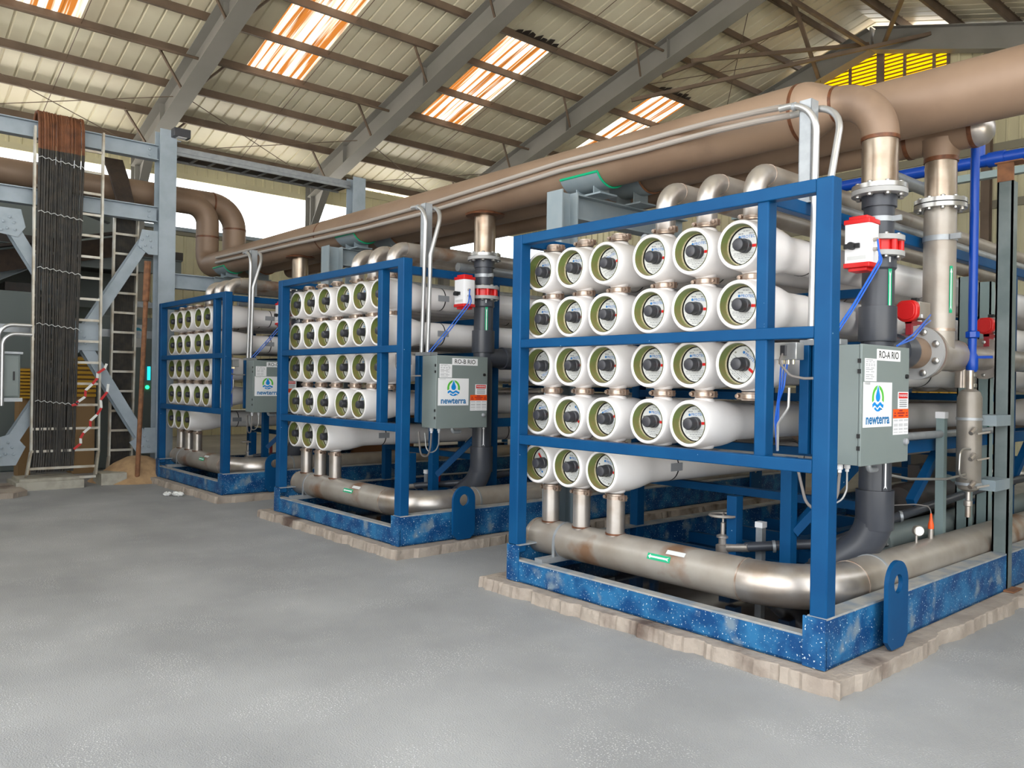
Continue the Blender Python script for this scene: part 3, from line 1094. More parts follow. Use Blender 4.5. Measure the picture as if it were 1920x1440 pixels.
# ---- actuator
ac = keep(thing('valve_actuator', (RXX, 5.0, 2.36), 'white ribbed valve actuator with red end caps on the {S} skid riser', 'actuator', 'valve actuators on the risers'))
b = MB().prism([(-.075, -.07), (.075, -.07), (.085, -.05), (.085, .05), (.075, .07), (-.075, .07), (-.085, .05), (-.085, -.05)], (-2.415, 5.06, 2.395), (1, 0, 0), (0, 1, 0), (0, 0, .245))
for i in range(3):
    b.box(-2.50 + .001 + i * .0, -2.498, 5.03 + i * .03, 5.035 + i * .03, 2.405, 2.62)
part('body', b, 'sticker', ac, bevel=.006)
for z, s in ((2.64, 1), (2.395, -1)):
    part('end_cap', MB().prism([(-.083, -.075), (.083, -.075), (.09, -.05), (.09, .05), (.083, .075), (-.083, .075), (-.09, .05), (-.09, -.05)], (-2.415, 5.06, z), (1, 0, 0), (0, 1, 0), (0, 0, s * .03))
         .prism([(-.06, -.055), (.06, -.055), (.06, .055), (-.06, .055)], (-2.415, 5.06, z + s * .03), (1, 0, 0), (0, 1, 0), (0, 0, s * .022)), 'red', ac, bevel=.004)
part('indicator_knob', MB().cyl((-2.44, 4.99, 2.50), (-2.44, 4.955, 2.50), .024, 14).box(-2.49, -2.39, 4.97, 4.985, 2.485, 2.515), 'black', ac)
for z in (2.535, 2.475):
    part('port', MB().cyl((-2.335, 5.04, z), (-2.305, 5.04, z), .012, 10), 'steel_dull', ac)
part('stem_bracket', MB().box(-2.44, -2.41, 5.13, 5.2, 2.49, 2.56), 'steel_dull', ac)
part('name_strip', MB().prism([(-.06, -.012), (.06, -.012), (.06, .012), (-.06, .012)], (-2.415, 4.9892, 2.425), (1, 0, 0), (0, 0, 1), (0, -.0006, 0)), 'plate', ac)


def hose(name, pts, r, m, label, cat='hose', R=.08, group=None):
    return solo(name, MB().tube(fillet(pts, R, 6), r, 8), m, pts[0], label, cat, group)


for k_, dy in enumerate((0, .035)):
    keep(hose('air_hose', [(-2.305, 5.04 + dy * .2, 2.535 - .06 * k_), (-2.27, 5.0 + dy, 2.40), (-2.32, 4.78 + dy, 2.12), (-2.38, 4.58 + dy, 1.87)], .006, 'hose_blue', 'thin blue air hose from the {S} skid actuator, %s of the pair' % ('upper' if k_ == 0 else 'lower'), group='air hoses'))

# ---- enclosure
EX0, EX1, EY0, EY1, EZ0, EZ1 = -2.385, -2.15, 4.53, 5.16, 1.157, 1.857
en = keep(thing('control_enclosure', (EX1, EY0, EZ0), 'grey-green control enclosure lettered RO-{L} RIO on the {S} skid', 'enclosure', 'control enclosures'))
part('body', MB().box(EX0, EX1 - .018, EY0 + .003, EY1 - .003, EZ0 + .003, EZ1 - .003), 'enc', en, bevel=.004)
dr = part('door', MB().box(EX1 - .016, EX1, EY0, EY1, EZ0, EZ1), 'enc', en, bevel=.004)
for z in (1.26, 1.33, 1.70, 1.76):
    part('hinge', MB().box(EX1 - .022, EX1 - .004, EY0 - .006, EY0 + .004, z - .012, z + .012), 'black', en)
part('latch', MB().lathe([(0, 0), (.014, 0), (.014, .012), (0, .012)], (EX1, EY0 + .585, 1.68), (1, 0, 0), 12), 'black', dr)
part('latch', MB().lathe([(0, 0), (.02, 0), (.02, .014), (.012, .022), (0, .022)], (EX1, EY0 + .58, 1.28), (1, 0, 0), 12), 'print_grey', dr)


def plate_on_door(name, y0, y1, z0, z1, m, d=.001):
    return part(name, MB().box(EX1, EX1 + d, y0, y1, z0, z1), m, dr)


YU, ZU = (0, 1, 0), (0, 0, 1)
sp = plate_on_door('logo_sticker', EY0 + .022, EY0 + .392, 1.378, 1.640, 'sticker')
cy, cz = EY0 + .207, 1.545
X1 = EX1 + .0013


def poly(name, pts, m, par, s=1.0):
    return part(name, MB().prism([(p[0] * s, p[1] * s) for p in pts], (X1, cy, cz), YU, ZU, (.0005, 0, 0)), m, par)


drop = [(0, .084)] + [(.031 * math.sin(a), .010 - .031 * math.cos(a)) for a in [math.pi * .70 - i * math.pi * 1.40 / 16 for i in range(17)]]
poly('logo_drop', drop, 'logo_blue', sp, .92)
for sd in (-1, 1):
    oo = [(sd * .083 * math.sin(a), .083 * math.cos(a)) for a in [.10 + i * (1.88 - .10) / 14 for i in range(15)]]
    ii = [(sd * .058 * math.sin(a), .058 * math.cos(a) + .004) for a in [1.84 - i * (1.84 - .38) / 12 for i in range(13)]]
    poly('logo_arc', (oo + ii) if sd < 0 else (oo + ii)[::-1], 'logo_green', sp, .92)
wv = lambda y0, amp, ph, w: [(-w + 2 * w * i / 20, y0 + amp * math.sin(i / 20 * 4 * math.pi + ph)) for i in range(21)]
poly('logo_wave', wv(-.052, .008, -.9, .074) + wv(-.031, .008, -.9, .079)[::-1], 'logo_blue', sp, .92)
poly('logo_bowl', wv(-.064, .008, -.9, .062)[1:] + [(.083 * math.sin(a), -.083 * math.cos(a)) for a in [.68 - i * 1.36 / 12 for i in range(13)]], 'logo_blue', sp, .92)
b = MB()
text(b, 'newterra', (X1, EY0 + .207, 1.422), YU, ZU, .082, bold=.028)
part('logo_word', b, 'logo_text', sp)
np_ = plate_on_door('name_plate', EY0 + .186, EY0 + .50, 1.768, 1.835, 'sticker')


def letters(ch):
    b = MB()
    text(b, 'RO-%s RIO' % ch, (X1, EY0 + .343, 1.801), YU, ZU, .060, bold=.010, sx=1.02)
    return b


LET = part('name_lettering', letters('A'), 'black', np_)
ds = plate_on_door('data_sheet', EY0 + .036, EY0 + .185, 1.645, 1.776, 'sticker')
b = MB()
for z, segs in ((1.768, 1), (1.758, 3), (1.745, 4), (1.736, 4), (1.722, 2), (1.713, 1), (1.70, 2), (1.682, 1), (1.672, 2), (1.66, 1)):
    for i in range(segs):
        w = .125 / segs
        b.box(X1, X1 + .0004, EY0 + .048 + i * w, EY0 + .048 + (i + .7) * w, z - .0025, z + .001)
part('small_print', b, 'print_grey', ds)
plate_on_door('clear_tag', EY0 + .036, EY0 + .11, 1.644 - .02, 1.641, 'plate')
ws = plate_on_door('warning_sticker', EY0 + .475, EY0 + .620, 1.482, 1.585, 'sticker')
part('warning_panel', MB().box(X1, X1 + .0004, EY0 + .485, EY0 + .610, 1.545, 1.579), 'red', ws)
b = MB()
text(b, 'WARNING', (X1 + .0006, EY0 + .5475, 1.562), YU, ZU, .024, bold=.01)
part('warning_word', b, 'sticker', ws)
b = MB()
for z in (1.535, 1.522, 1.509, 1.496):
    b.box(X1, X1 + .0004, EY0 + .495, EY0 + .60, z - .004, z + .003)
part('small_print', b, 'print_grey', ws)
os_ = plate_on_door('arc_flash_sticker', EY0 + .413, EY0 + .625, 1.425, 1.480, 'orange')
b = MB()
for z, a, c in ((1.471, .495, .54), (1.456, .47, .57), (1.440, .485, .555), (1.456, .428, .448), (1.456, .59, .61), (1.440, .422, .454), (1.440, .585, .616)):
    b.box(X1, X1 + .0004, EY0 + a, EY0 + c, z - .004, z + .004)
part('small_print', b, 'red_dark', os_)
ts = plate_on_door('table_sticker', EY0 + .413, EY0 + .625, 1.325, 1.424, 'sticker')
b = MB()
for i in range(3):
    for z in (1.415, 1.409, 1.39, 1.384, 1.378, 1.362, 1.356, 1.34):
        b.box(X1, X1 + .0004, EY0 + .421 + i * .07, EY0 + .421 + i * .07 + .055, z - .0015, z + .001)
part('small_print', b, 'print_grey', ts)
for yy in (4.59, 4.68):
    part('cable_gland', MB().lathe([(0, 0), (.018, 0), (.018, -.03), (.011, -.035), (.011, -.05), (0, -.05)], (-2.3, yy, EZ0), U, 12), 'sticker', en)
part('drain_elbow', MB().tube(fillet([(-2.22, 4.78, EZ0), (-2.22, 4.78, EZ0 - .04), (-2.22, 4.88, EZ0 - .04)], .03, 5), .018, 10), 'galv', en)
keep(hose('drop_cable', [(-2.3, 4.59, EZ0 - .04), (-2.31, 4.59, .98), (-2.36, 4.6, .87), (-2.52, 4.62, .87), (-2.6, 4.65, 1.1)], .009, 'hose_grey', 'grey cable looping under the {S} skid enclosure', 'cable', .1, 'cables under the enclosures'))
keep(hose('drop_cable', [(-2.3, 4.68, EZ0 - .04), (-2.3, 4.68, 1.0), (-2.33, 4.66, .90), (-2.42, 4.62, .92), (-2.45, 4.62, 1.1)], .006, 'conduit', 'pale thin cable looping under the {S} skid enclosure', 'cable', .08, 'cables under the enclosures'))

# ---- galvanised strut post carrying the conduits, and the two conduits down to the enclosure
st = keep(thing('strut_post', (-2.59, 4.70, TOP), 'galvanised channel post holding conduits on top of the {S} skid', 'post', 'channel posts for the conduits'))
b = MB().box(-2.63, -2.55, 4.655, 4.66, TOP, 3.385).box(-2.63, -2.625, 4.655, 4.74, TOP, 3.385).box(-2.555, -2.55, 4.655, 4.74, TOP, 3.385)
part('channel', b, 'galv', st)
part('foot', MB().box(-2.66, -2.52, 4.63, 4.77, TOP, TOP + .006), 'galv', st)
for z in (3.36,):
    part('conduit_clip', MB().ring((-2.66, 4.63, z - .01), (1, 0, 0), .0, .027, .02, 14), 'galv', st)
CONZ = (at(1482, 217, 'y', 4.77).z, at(1482, 199, 'y', 4.63).z)
for k_ in (0, 1):
    xd, z = (-2.40, -2.46)[k_], CONZ[k_]
    xd = -2.40 if k_ == 0 else -2.50
    yy = (4.77, 4.63)[k_]
    b = MB().tube(fillet([(-2.75, yy, z), (xd, yy, z), (xd, 4.62, 2.85), (xd, 4.6, 1.88)], .2, 10), .021, 14)
    keep(solo('conduit_drop', b, 'conduit', (xd, 4.5, 1.9), 'bright conduit bending down to the {S} skid enclosure, %s of the pair' % ('right' if k_ == 0 else 'left'), 'conduit', 'conduit drops'))
keep(solo('conduit_bracket', MB().box(-2.55, -2.29, 4.56, 4.64, 1.858, 1.89), 'galv', (-2.42, 4.6, 1.86), 'small galvanised bracket at the foot of the {S} skid conduits', 'bracket'))

# ---- solenoid box behind the inner post, with its hoses
sb = keep(thing('solenoid_box', (-2.45, 4.5, 1.74), 'pale grey solenoid box behind the inner post of the {S} skid', 'junction box', 'solenoid boxes'))
part('body', MB().box(-2.635, -2.47, 4.38, 4.47, 1.765, 1.868), 'conduit', sb, bevel=.005)
part('connector', MB().box(-2.56, -2.53, 4.355, 4.38, 1.79, 1.85), 'plug', sb)
for i in range(4):
    part('fitting', MB().cyl((-2.60 + i * .03, 4.42, 1.765), (-2.60 + i * .03, 4.42, 1.74), .008, 8), 'snap_ring', sb)
for i in range(3):
    keep(hose('air_hose', [(-2.59 + i * .02, 4.42, 1.74), (-2.595 + i * .014, 4.415, 1.60), (-2.63 + i * .012, 4.43, 1.40 + .06 * i), (-2.62, 4.44, 1.215)], .0055, 'hose_blue', 'blue air hose hanging from the {S} skid solenoid box, %s of three' % ('left', 'middle', 'right')[i], group='air hoses'))
keep(hose('flex_hose', [(-2.545, 4.36, 1.80), (-2.555, 4.33, 1.75), (-2.50, 4.37, 1.67), (-2.44, 4.42, 1.655), (-2.39, 4.52, 1.66)], .008, 'hose_grey', 'grey flexible hose from the {S} skid solenoid box to the enclosure', R=.05))
keep(hose('braided_hose', [(-2.535, 4.42, 1.60), (-2.538, 4.42, 1.48), (-2.60, 4.41, 1.38), (-2.605, 4.42, 1.22)], .008, 'conduit', 'pale braided hose below the {S} skid solenoid box', R=.06))

# ---- gauges and small valve gear inside the skid base
gv = keep(thing('gate_valve', (-3.37, 5.0, .40), 'small steel gate valve with a round handwheel behind the header of the {S} skid', 'valve', 'handwheel valves'))
part('valve_body', MB().lathe([(.05, 0), (.05, .06), (.03, .07), (.03, .11), (.045, .115), (.045, .13), (.016, .14), (.016, .22), (.008, .225), (.008, .28)], (-3.37, 5.0, .40), U, 16), 'steel', gv)
hw = part('handwheel', MB().tube([(-3.37 + .095 * math.cos(a * math.pi / 12), 5.0 + .095 * math.sin(a * math.pi / 12), .675) for a in range(25)], .009, 8, False), 'steel_dull', gv)
for a in range(3):
    w = a * 2.094
    part('spoke', MB().tube([(-3.37, 5.0, .67), (-3.37 + .093 * math.cos(w), 5.0 + .093 * math.sin(w), .675)], .007, 6), 'steel_dull', hw)
part('outlet', MB().cyl((-3.37, 5.0, .44), (-3.17, 5.02, .47), .03, 14), 'steel', gv)
sp_ = keep(thing('sample_pipe', (-3.2, 5.02, .46), 'slim dark plastic pipe crossing the base of the {S} skid', 'pipe', 'slim pipes in the skid bases'))
part('pipe_run', MB().tube([(-3.2, 5.02, .47), (-2.75, 5.35, .53), (-2.66, 6.3, .645), (-2.56, 7.8, .77), (-2.5, 9.0, .8)], .034, 16), 'pvc', sp_)
for p in ((-3.05, 5.13, .485), (-2.66, 6.25, .64)):
    part('pipe_clip', MB().ring(p, (.8, .6, .1), .034, .043, .02, 16), 'galv', sp_)
part('support_stand', MB().box(-3.19, -3.14, 5.14, 5.19, .1, .60), 'galv', sp_)
part('stand_cap', MB().box(-3.195, -3.135, 5.135, 5.195, .60, .64), 'sticker', sp_)
part('support_stand', MB().box(-2.67, -2.62, 5.6, 5.65, .1, .72), 'galv', sp_)
part('stand_cap', MB().box(-2.675, -2.615, 5.595, 5.655, .72, .76), 'sticker', sp_)
part('sight_glass', MB().cyl((-2.98, 5.18, .5), (-2.98, 5.18, .68), .022, 12), 'red_dark', sp_)

# ================================================================== copies for the middle and the far skid
near = list(SKID)
SHIFT = [(-4.10, 'middle', 'B'), (-8.24, 'far', 'C')]
for dx, nm, ch in SHIFT:
    for o in near:
        c = copy_tree(o, None, (dx, 0, 0))
        for key in ('label', 'group'):
            if key in c:
                c[key] = c[key].replace('{S}', nm).replace('{L}', ch)
        if o == en:
            pl = [q for q in c.children_recursive if q.name.startswith('name_lettering')][0]
            b = letters(ch)
            me = mesh_of('name_lettering', b, WLOC[en])
            me.materials.append(MAT['black'])
            pl.data = me
for o in near:
    for key in ('label', 'group'):
        if key in o:
            o[key] = o[key].replace('{S}', 'nearest').replace('{L}', 'A')

# ================================================================== BIG OVERHEAD PIPES
P1Y, P1Z, P1R = 5.32, 3.545, .205
p1 = thing('overhead_pipe', (-3.0, P1Y, P1Z - P1R), 'large tan coated overhead pipe running above all three skids', 'pipe', 'overhead pipes')
XE = -2.97                                     # start of the reducer
part('pipe_run', MB().cyl((-13.9, P1Y, P1Z), (XE, P1Y, P1Z), P1R, 48), 'tan_pipe', p1)
part('reducer', MB().lathe([(P1R, 0), (P1R, .04), (.195, .08), (.155, .17), (.13, .225), (.12, .25)], (XE, P1Y, P1Z - .0), (1, 0, 0), 48), 'tan_pipe', p1)
ex = XE + .25
eR = RXX - ex
part('elbow', MB().tube(fillet([(ex, P1Y, P1Z), (RXX, P1Y, P1Z), (RXX, P1Y, P1Z - eR)], eR, 14), .118, 40), 'tan_pipe', p1)
dz0 = P1Z - eR
part('drop_pipe', MB().cyl((RXX, P1Y, dz0), (RXX, P1Y, 2.94), .112, 40), 'steel_warm', p1)
for q, d, r in (((XE - .02, P1Y, P1Z), (1, 0, 0), P1R), ((ex - .02, P1Y, P1Z), (1, 0, 0), .122), ((RXX, P1Y, dz0 - .02), (0, 0, 1), .116), ((-9.9, P1Y, P1Z), (1, 0, 0), P1R)):
    part('weld_seam', MB().ring(q, d, r - .01, r + .004, .024, 40), 'weld', p1)
flange(p1, (RXX, P1Y, 2.903), U, .10, .17, .03, 8, 'bright', bs=1.1, sides=(1,))
for dx, nm, ch in SHIFT:
    x = RXX + dx
    part('drop_pipe', MB().cyl((x, P1Y, P1Z - .18), (x, P1Y, 2.94), .112, 40), 'steel_warm', p1)
    part('collar', MB().lathe([(.12, 0), (.20, .002), (.21, .02), (.12, .05)], (x, P1Y, P1Z - P1R - .015), U, 32), 'weld', p1)
    flange(p1, (x, P1Y, 2.903), U, .10, .17, .03, 8, 'bright', bs=1.1, sides=(1,))
GX = -14.2
part('gooseneck', MB().tube(fillet([(-13.9, P1Y, P1Z), (GX, P1Y, P1Z), (GX, P1Y, 4.62), (GX, 4.4, 4.62)], .32, 10), .19, 32), 'tan_pipe', p1)
part('weld_seam', MB().ring((GX, P1Y, 4.05), U, .18, .196, .03, 32), 'weld', p1)

P2Y, P2Z, P2R = 5.86, 3.595, .215
p2 = thing('overhead_pipe', (1.0, P2Y, P2Z - P2R), 'large tan overhead pipe behind the first, reaching the right edge of the picture', 'pipe', 'overhead pipes')
part('pipe_run', MB().cyl((-13.8, P2Y, P2Z), (2.85, P2Y, P2Z), P2R, 48), 'tan_pipe', p2)
part('gooseneck', MB().tube(fillet([(-13.8, P2Y, P2Z), (-14.35, P2Y, P2Z), (-14.35, P2Y, 4.70), (-14.35, 1.0, 4.70)], .42, 12), .20, 36), 'tan_pipe', p2)
for q, d in (((-14.35, P2Y, 4.27), U), ((-14.35, P2Y - .43, 4.70), (0, 1, 0)), ((-5.6, P2Y, P2Z), (1, 0, 0))):
    part('weld_seam', MB().ring(q, d, .19, .205 if q[0] < -10 else .22, .03, 36), 'weld', p2)

P3Y, P3Z, P3R = 6.30, 3.47, .125
p3 = thing('overhead_pipe', (-2.0, P3Y, P3Z - P3R), 'capped tan overhead pipe with a tee over the rear riser', 'pipe', 'overhead pipes')
part('pipe_run', MB().cyl((-13.0, P3Y, P3Z), (-2.64, P3Y, P3Z), P3R - .008, 36), 'tan_pipe', p3)
part('tee', MB().cyl((-2.64, P3Y, P3Z), (-2.2, P3Y, P3Z), P3R, 36), 'tan_pipe', p3)
part('tee_branch', MB().lathe([(.112, 0), (.114, .02), (.13, .08), (.15, .14)], (-2.42, P3Y, 3.29), U, 36), 'tan_pipe', p3)
part('end_cap', MB().lathe([(P3R, 0), (P3R, .04), (.115, .08), (.08, .115), (.04, .13), (0, .133)], (-2.2, P3Y, P3Z), (1, 0, 0), 32), 'steel', p3)
for q, d, r in (((-2.66, P3Y, P3Z), (1, 0, 0), P3R), ((-2.21, P3Y, P3Z), (1, 0, 0), P3R), ((-2.42, P3Y, 3.275), U, .112)):
    part('weld_seam', MB().ring(q, d, r - .01, r + .005, .03, 36), 'weld', p3)

# conduits strapped along the front of the first overhead pipe
for k_ in (0, 1):
    z = (3.60, 3.52)[k_]
    yy = P1Y - math.sqrt(max(0, P1R ** 2 - (z - P1Z) ** 2)) - .024
    zc, ye = (CONZ[1], 4.63) if k_ == 0 else (CONZ[0], 4.77)
    dp = 0 if k_ == 0 else 18
    mid = [at(800, 384 + dp * .8, 'y', yy), at(1053, 304 + dp * .85, 'y', yy), at(1207, 264 + dp, 'y', yy), at(1260, 249 + dp, 'y', yy), at(1340, 228 + dp, 'y', 5.0), at(1420, 210 + dp, 'y', 4.88), at(1462, 202 + dp, 'y', (ye + 4.84) / 2)]
    b = MB().tube([(-13.2, yy, z - .02), (-10.3, yy, z - .05), (-8.6, yy, z - .08)] + mid + [Vector((-2.72, ye, zc))], .021, 10)
    solo('conduit_run', b, 'conduit_old', (-3, yy, z), 'long dull conduit along the front of the tan pipe, %s one' % ('upper', 'lower')[k_], 'conduit', 'long conduits')

# rear riser with tee, valves and run
r2 = thing('steel_riser', (-2.42, 6.30, 1.7), 'grey stainless riser with bolted flange right of the nearest skid enclosure', 'pipe')
c2 = Vector((-2.42, 6.30, 0))
part('upper_pipe', MB().cyl(c2 + Vector((0, 0, 2.98)), c2 + Vector((0, 0, 3.29)), .108, 36), 'steel_warm', r2)
flange(r2, c2 + Vector((0, 0, 2.965)), U, .1, .178, .03, 10, 'bright', bs=1.1, sides=(1,))
part('gasket', MB().ring(c2 + Vector((0, 0, 2.957)), U, .1, .165, .008, 36), 'black', r2)
flange(r2, c2 + Vector((0, 0, 2.927)), U, .1, .178, .03, 10, 'bright', bs=1.1, sides=(-1,))
part('lower_pipe', MB().cyl(c2 + Vector((0, 0, 1.86)), c2 + Vector((0, 0, 2.93)), .11, 36), 'steel_dull', r2)
part('clamp_band', MB().ring(c2 + Vector((0, 0, 2.69)), U, .11, .116, .04, 32).box(-2.32, -2.25, 6.22, 6.24, 2.69, 2.73), 'galv', r2)
part('tee_run', MB().cyl((-2.42, 6.02, 1.86), (-2.42, 6.62, 1.86), .118, 36), 'steel_dull', r2)
part('reducer', MB().lathe([(.118, 0), (.10, .1), (.095, .14), (.095, .62)], (-2.42, 6.62, 1.86), (0, 1, 0), 32), 'steel', r2)
part('pipe_run', MB().cyl((-2.42, 7.2, 1.86), (-2.42, YB, 1.86), .09, 32), 'steel', r2)
flange(r2, (-2.42, 5.90, 1.86), (0, 1, 0), .1, .19, .035, 8, 'pvc_flange', bs=1.5, sides=(-1,), ph=.5)
part('valve_body', MB().ring((-2.42, 5.935, 1.86), (0, 1, 0), .1, .165, .045, 36), 'red_dark', r2)
flange(r2, (-2.42, 5.98, 1.86), (0, 1, 0), .1, .185, .03, 8, 'steel_dull', bs=1.0, sides=(1,))
part('stub_pipe', MB().cyl((-2.42, 5.72, 1.86), (-2.42, 5.9, 1.86), .112, 32), 'tan_pipe', r2)
for q, d, r in ((c2 + Vector((0, 0, 2.03)), U, .11), ((-2.42, 6.6, 1.86), (0, 1, 0), .118)):
    part('weld_seam', MB().ring(q, d, r - .01, r + .004, .02, 36), 'clamp', r2)
part('drain_leg', MB().cyl((-2.42, 6.75, 1.62), (-2.42, 6.75, 1.80), .045, 20), 'steel', r2)
flange(r2, (-2.42, 7.22, 1.86), (0, 1, 0), .09, .165, .03, 8, 'steel', bs=1.0, sides=(1, -1))
arrow(r2, c2 + Vector((.10, -.05, 2.33)), (0, 0, -1), Vector((.44, .9, 0)), .34, .026)

for k_, (px, py, y_, sc) in enumerate(((1699, 582, 5.86, 1.15), (1846, 610, 7.2, 1.0))):
    c = at(px, py, 'y', y_ - .02)
    t = thing('red_actuator', c - Vector((0, 0, .12)), ['red round-faced actuator above the bolted flange on the grey riser', 'red round-faced actuator between the blue pipe and the green post'][k_], 'actuator', 'red actuators')
    s = sc
    pts = [(.072 * s * math.cos(a) * 1.0, .072 * s * math.sin(a)) for a in [i * math.pi / 12 for i in range(24)]]
    pts = [(max(-.066 * s, min(.066 * s, p[0])), max(-.07 * s, min(.062 * s, p[1]))) for p in pts]
    d = Vector((-.05, -.99, 0)).normalized()
    ux = Vector((.99, -.05, 0))
    part('end_cap', MB().prism(pts, c, ux, (0, 0, 1), d * -.05), 'red', t, bevel=.008)
    part('cap_face', MB().prism([(p[0] * .82, p[1] * .82) for p in pts], c, ux, (0, 0, 1), d * .012), 'red', t, bevel=.004)
    part('body', MB().box(c.x - .05, c.x + .07, c.y + .05, c.y + .24, c.z - .055, c.z + .065), 'steel_dull', t, bevel=.006)
    part('switch', MB().box(c.x - .01, c.x + .03, c.y + .10, c.y + .15, c.z + .065, c.z + .095), 'black', t)
    part('white_tag', MB().box(c.x + .0705, c.x + .072, c.y + .075, c.y + .105, c.z - .05, c.z - .025), 'sticker', t)
    part('yoke', MB().box(c.x - .015, c.x + .025, c.y + .03, c.y + .13, c.z - .17, c.z - .055).box(c.x - .02, c.x + .03, c.y + .03, c.y + .22, c.z - .09, c.z - .07), 'red_dark', t)
for k_ in range(2):
    hose('air_hose', [(-2.36, 6.0, 2.13 - .04 * k_), (-2.3, 5.75, 2.06 - .02 * k_), (-2.25, 5.45, 1.96 - .03 * k_), (-2.2, 5.1, 1.87)], .006, 'hose_blue', 'blue air hose behind the nearest enclosure, %s of two' % ('upper', 'lower')[k_], group='air hoses')

# royal blue water line
bw = thing('blue_water_pipe', (-2.3, 6.62, 1.75), 'upright royal blue water pipe left of the green post', 'pipe')
BX, BY = -2.3, 6.62
part('riser', MB().cyl((BX, BY, 1.97), (BX, BY, 3.75), .031, 18), 'royal', bw)
part('union', MB().lathe([(.03, 0), (.05, .01), (.05, .05), (.03, .06)], (BX, BY, 1.99), U, 8), 'royal', bw)
part('ball_valve', MB().lathe([(.03, 0), (.042, .02), (.042, .12), (.03, .14), (.03, .24)], (BX, BY, 1.74), U, 16), 'royal', bw)
part('valve_lever', MB().box(BX + .03, BX + .14, BY - .01, BY + .01, 1.84, 1.86), 'royal', bw)
part('steel_nipple', MB().lathe([(.025, 0), (.036, .005), (.036, .03), (.025, .035), (.025, .08), (.034, .085), (.034, .11)], (BX, BY, 1.62), U, 14), 'bright', bw)
bl = thing('blue_water_main', (-2.7, 9.0, 3.8), 'royal blue water main running level in front of the gable wall', 'pipe')
part('pipe_run', MB().cyl((-5.6, 9.0, 3.93), (0, 9.0, 3.93), .062, 20), 'royal', bl)
part('coupling', MB().cyl((-3.0, 9, 3.93), (-2.85, 9, 3.93), .075, 20), 'royal', bl)
part('branch', MB().cyl((-3.08, 9, 3.93), (-3.08, 9, 4.42), .045, 16), 'royal', bl)
part('branch_elbow', MB().box(-3.14, -3.02, 8.94, 9.06, 4.38, 4.48), 'royal', bl)
for xx in (-4.6, -3.6, -2.6, -1.6):
    part('hanger', MB().ring((xx, 9, 3.93), (1, 0, 0), .062, .068, .02, 16), 'galv', bl)
part('support_rail', MB().box(-6, 0, 8.98, 9.06, 3.75, 3.82), 'strut_green', bl)

# separator pot on green clips
pot = thing('separator_pot', (-2.3, 6.45, .82), 'dull steel cylinder pot clamped to the green post', 'vessel')
ct = at(1817, 820, 'x', -2.28)
cx, cyy = -2.28, ct.y
part('shell', MB().lathe([(0, 0), (.03, .005), (.07, .025), (.084, .06), (.084, .70), (.07, .745), (.04, .765), (0, .77)], (cx, cyy, .845), U, 32), 'pot_steel', pot)
part('top_nozzle', MB().cyl((cx, cyy, 1.6), (cx, cyy, 1.75), .026, 14), 'steel', pot)
part('drain', MB().lathe([(.02, 0), (.02, .08), (.03, .085), (.03, .12), (.018, .125), (.018, .2)], (cx, cyy, .66), U, 12), 'steel', pot)
for z in (1.32, 1.13, .93):
    p = part('nozzle', MB().tube(fillet([(cx + .05, cyy - .05, z), (cx + .08, cyy - .12, z), (cx + .07, cyy - .17, z - .03)], .03, 4), .017, 10), 'steel', pot)
    part('lever', MB().bar((cx + .09, cyy - .10, z - .035), (cx + .14, cyy - .0, z - .02), .008, .012), 'steel_dull', p)
for z in (1.38, .9):
    part('clip', MB().ring((cx, cyy, z), U, .084, .09, .02, 28), 'galv', pot)
    part('green_bracket', MB().prism([(0, -.03), (.14, -.05), (.14, .04), (0, .04)], (cx + .05, cyy + .08, z), (0, 1, 0), (0, 0, 1), (.012, 0, 0)), 'saddle_green', pot)

gp = thing('green_post', (-2.18, 6.95, .085), 'dark green-grey steel post standing on the nearest plinth at the right', 'post')
part('channel', MB().box(-2.235, -2.125, 6.89, 6.905, .1, 3.2).box(-2.235, -2.222, 6.89, 6.99, .1, 3.2).box(-2.138, -2.125, 6.89, 6.99, .1, 3.2), 'post_green', gp)
part('rusted_top', MB().box(-2.235, -2.125, 6.885, 6.91, 3.2, 3.34).box(-2.25, -2.06, 6.87, 7.02, 3.34, 3.35), 'rusty', gp)
part('base_plate', MB().box(-2.32, -2.06, 6.83, 7.02, .088, .1), 'rusty', gp)
for z in (1.38, .9):
    part('bracket_arm', MB().box(-2.28, -2.12, 6.6, 6.9, z - .04, z + .04), 'support_grey', gp)
for k_, (x, y) in enumerate(((-2.60, 7.3), (-2.60, 7.75), (-2.58, 9.1), (-2.3, 8.15))):
    b = MB().box(x - .05, x + .05, y, y + .012, .3, 2.55).box(x - .05, x - .038, y, y + .1, .3, 2.55).box(x + .038, x + .05, y, y + .1, .3, 2.55)
    solo('strut_channel', b, 'strut_green', (x, y, .3), ['grey-green channel upright left of the blue pipe', 'grey-green channel upright just right of the blue pipe', 'grey-green channel upright farthest back on the nearest skid', 'grey-green channel upright right of the tall green post'][k_], 'post', 'channel uprights')
# lower machinery behind the pot
pm = thing('pump', (-2.9, 7.2, .3), 'black pump casing with a grey flange under the vessels at the right', 'pump')
part('casing', MB().lathe([(0, 0), (.12, .01), (.15, .06), (.15, .9), (.1, .95)], (-2.95, 6.9, .66), (0, 1, 0), 28), 'dark_motor', pm)
flange(pm, (-2.95, 7.85, .66), (0, 1, 0), .06, .17, .05, 8, 'strut_green', bs=1.3, sides=(1, -1))
part('coupling_top', MB().box(-3.0, -2.9, 7.2, 7.6, .8, .95), 'dark_motor', pm)
part('plinth', MB().box(-3.15, -2.75, 6.9, 8.0, .24, .5), 'black', pm)
bp_ = thing('brown_pipe', (-3.3, 6.2, 1.16), 'brownish horizontal pipe behind the nearest enclosure', 'pipe')
part('pipe_run', MB().cyl((-3.3, 6.0, 1.32), (-3.3, YB, 1.32), .16, 32), 'tan_pipe', bp_)
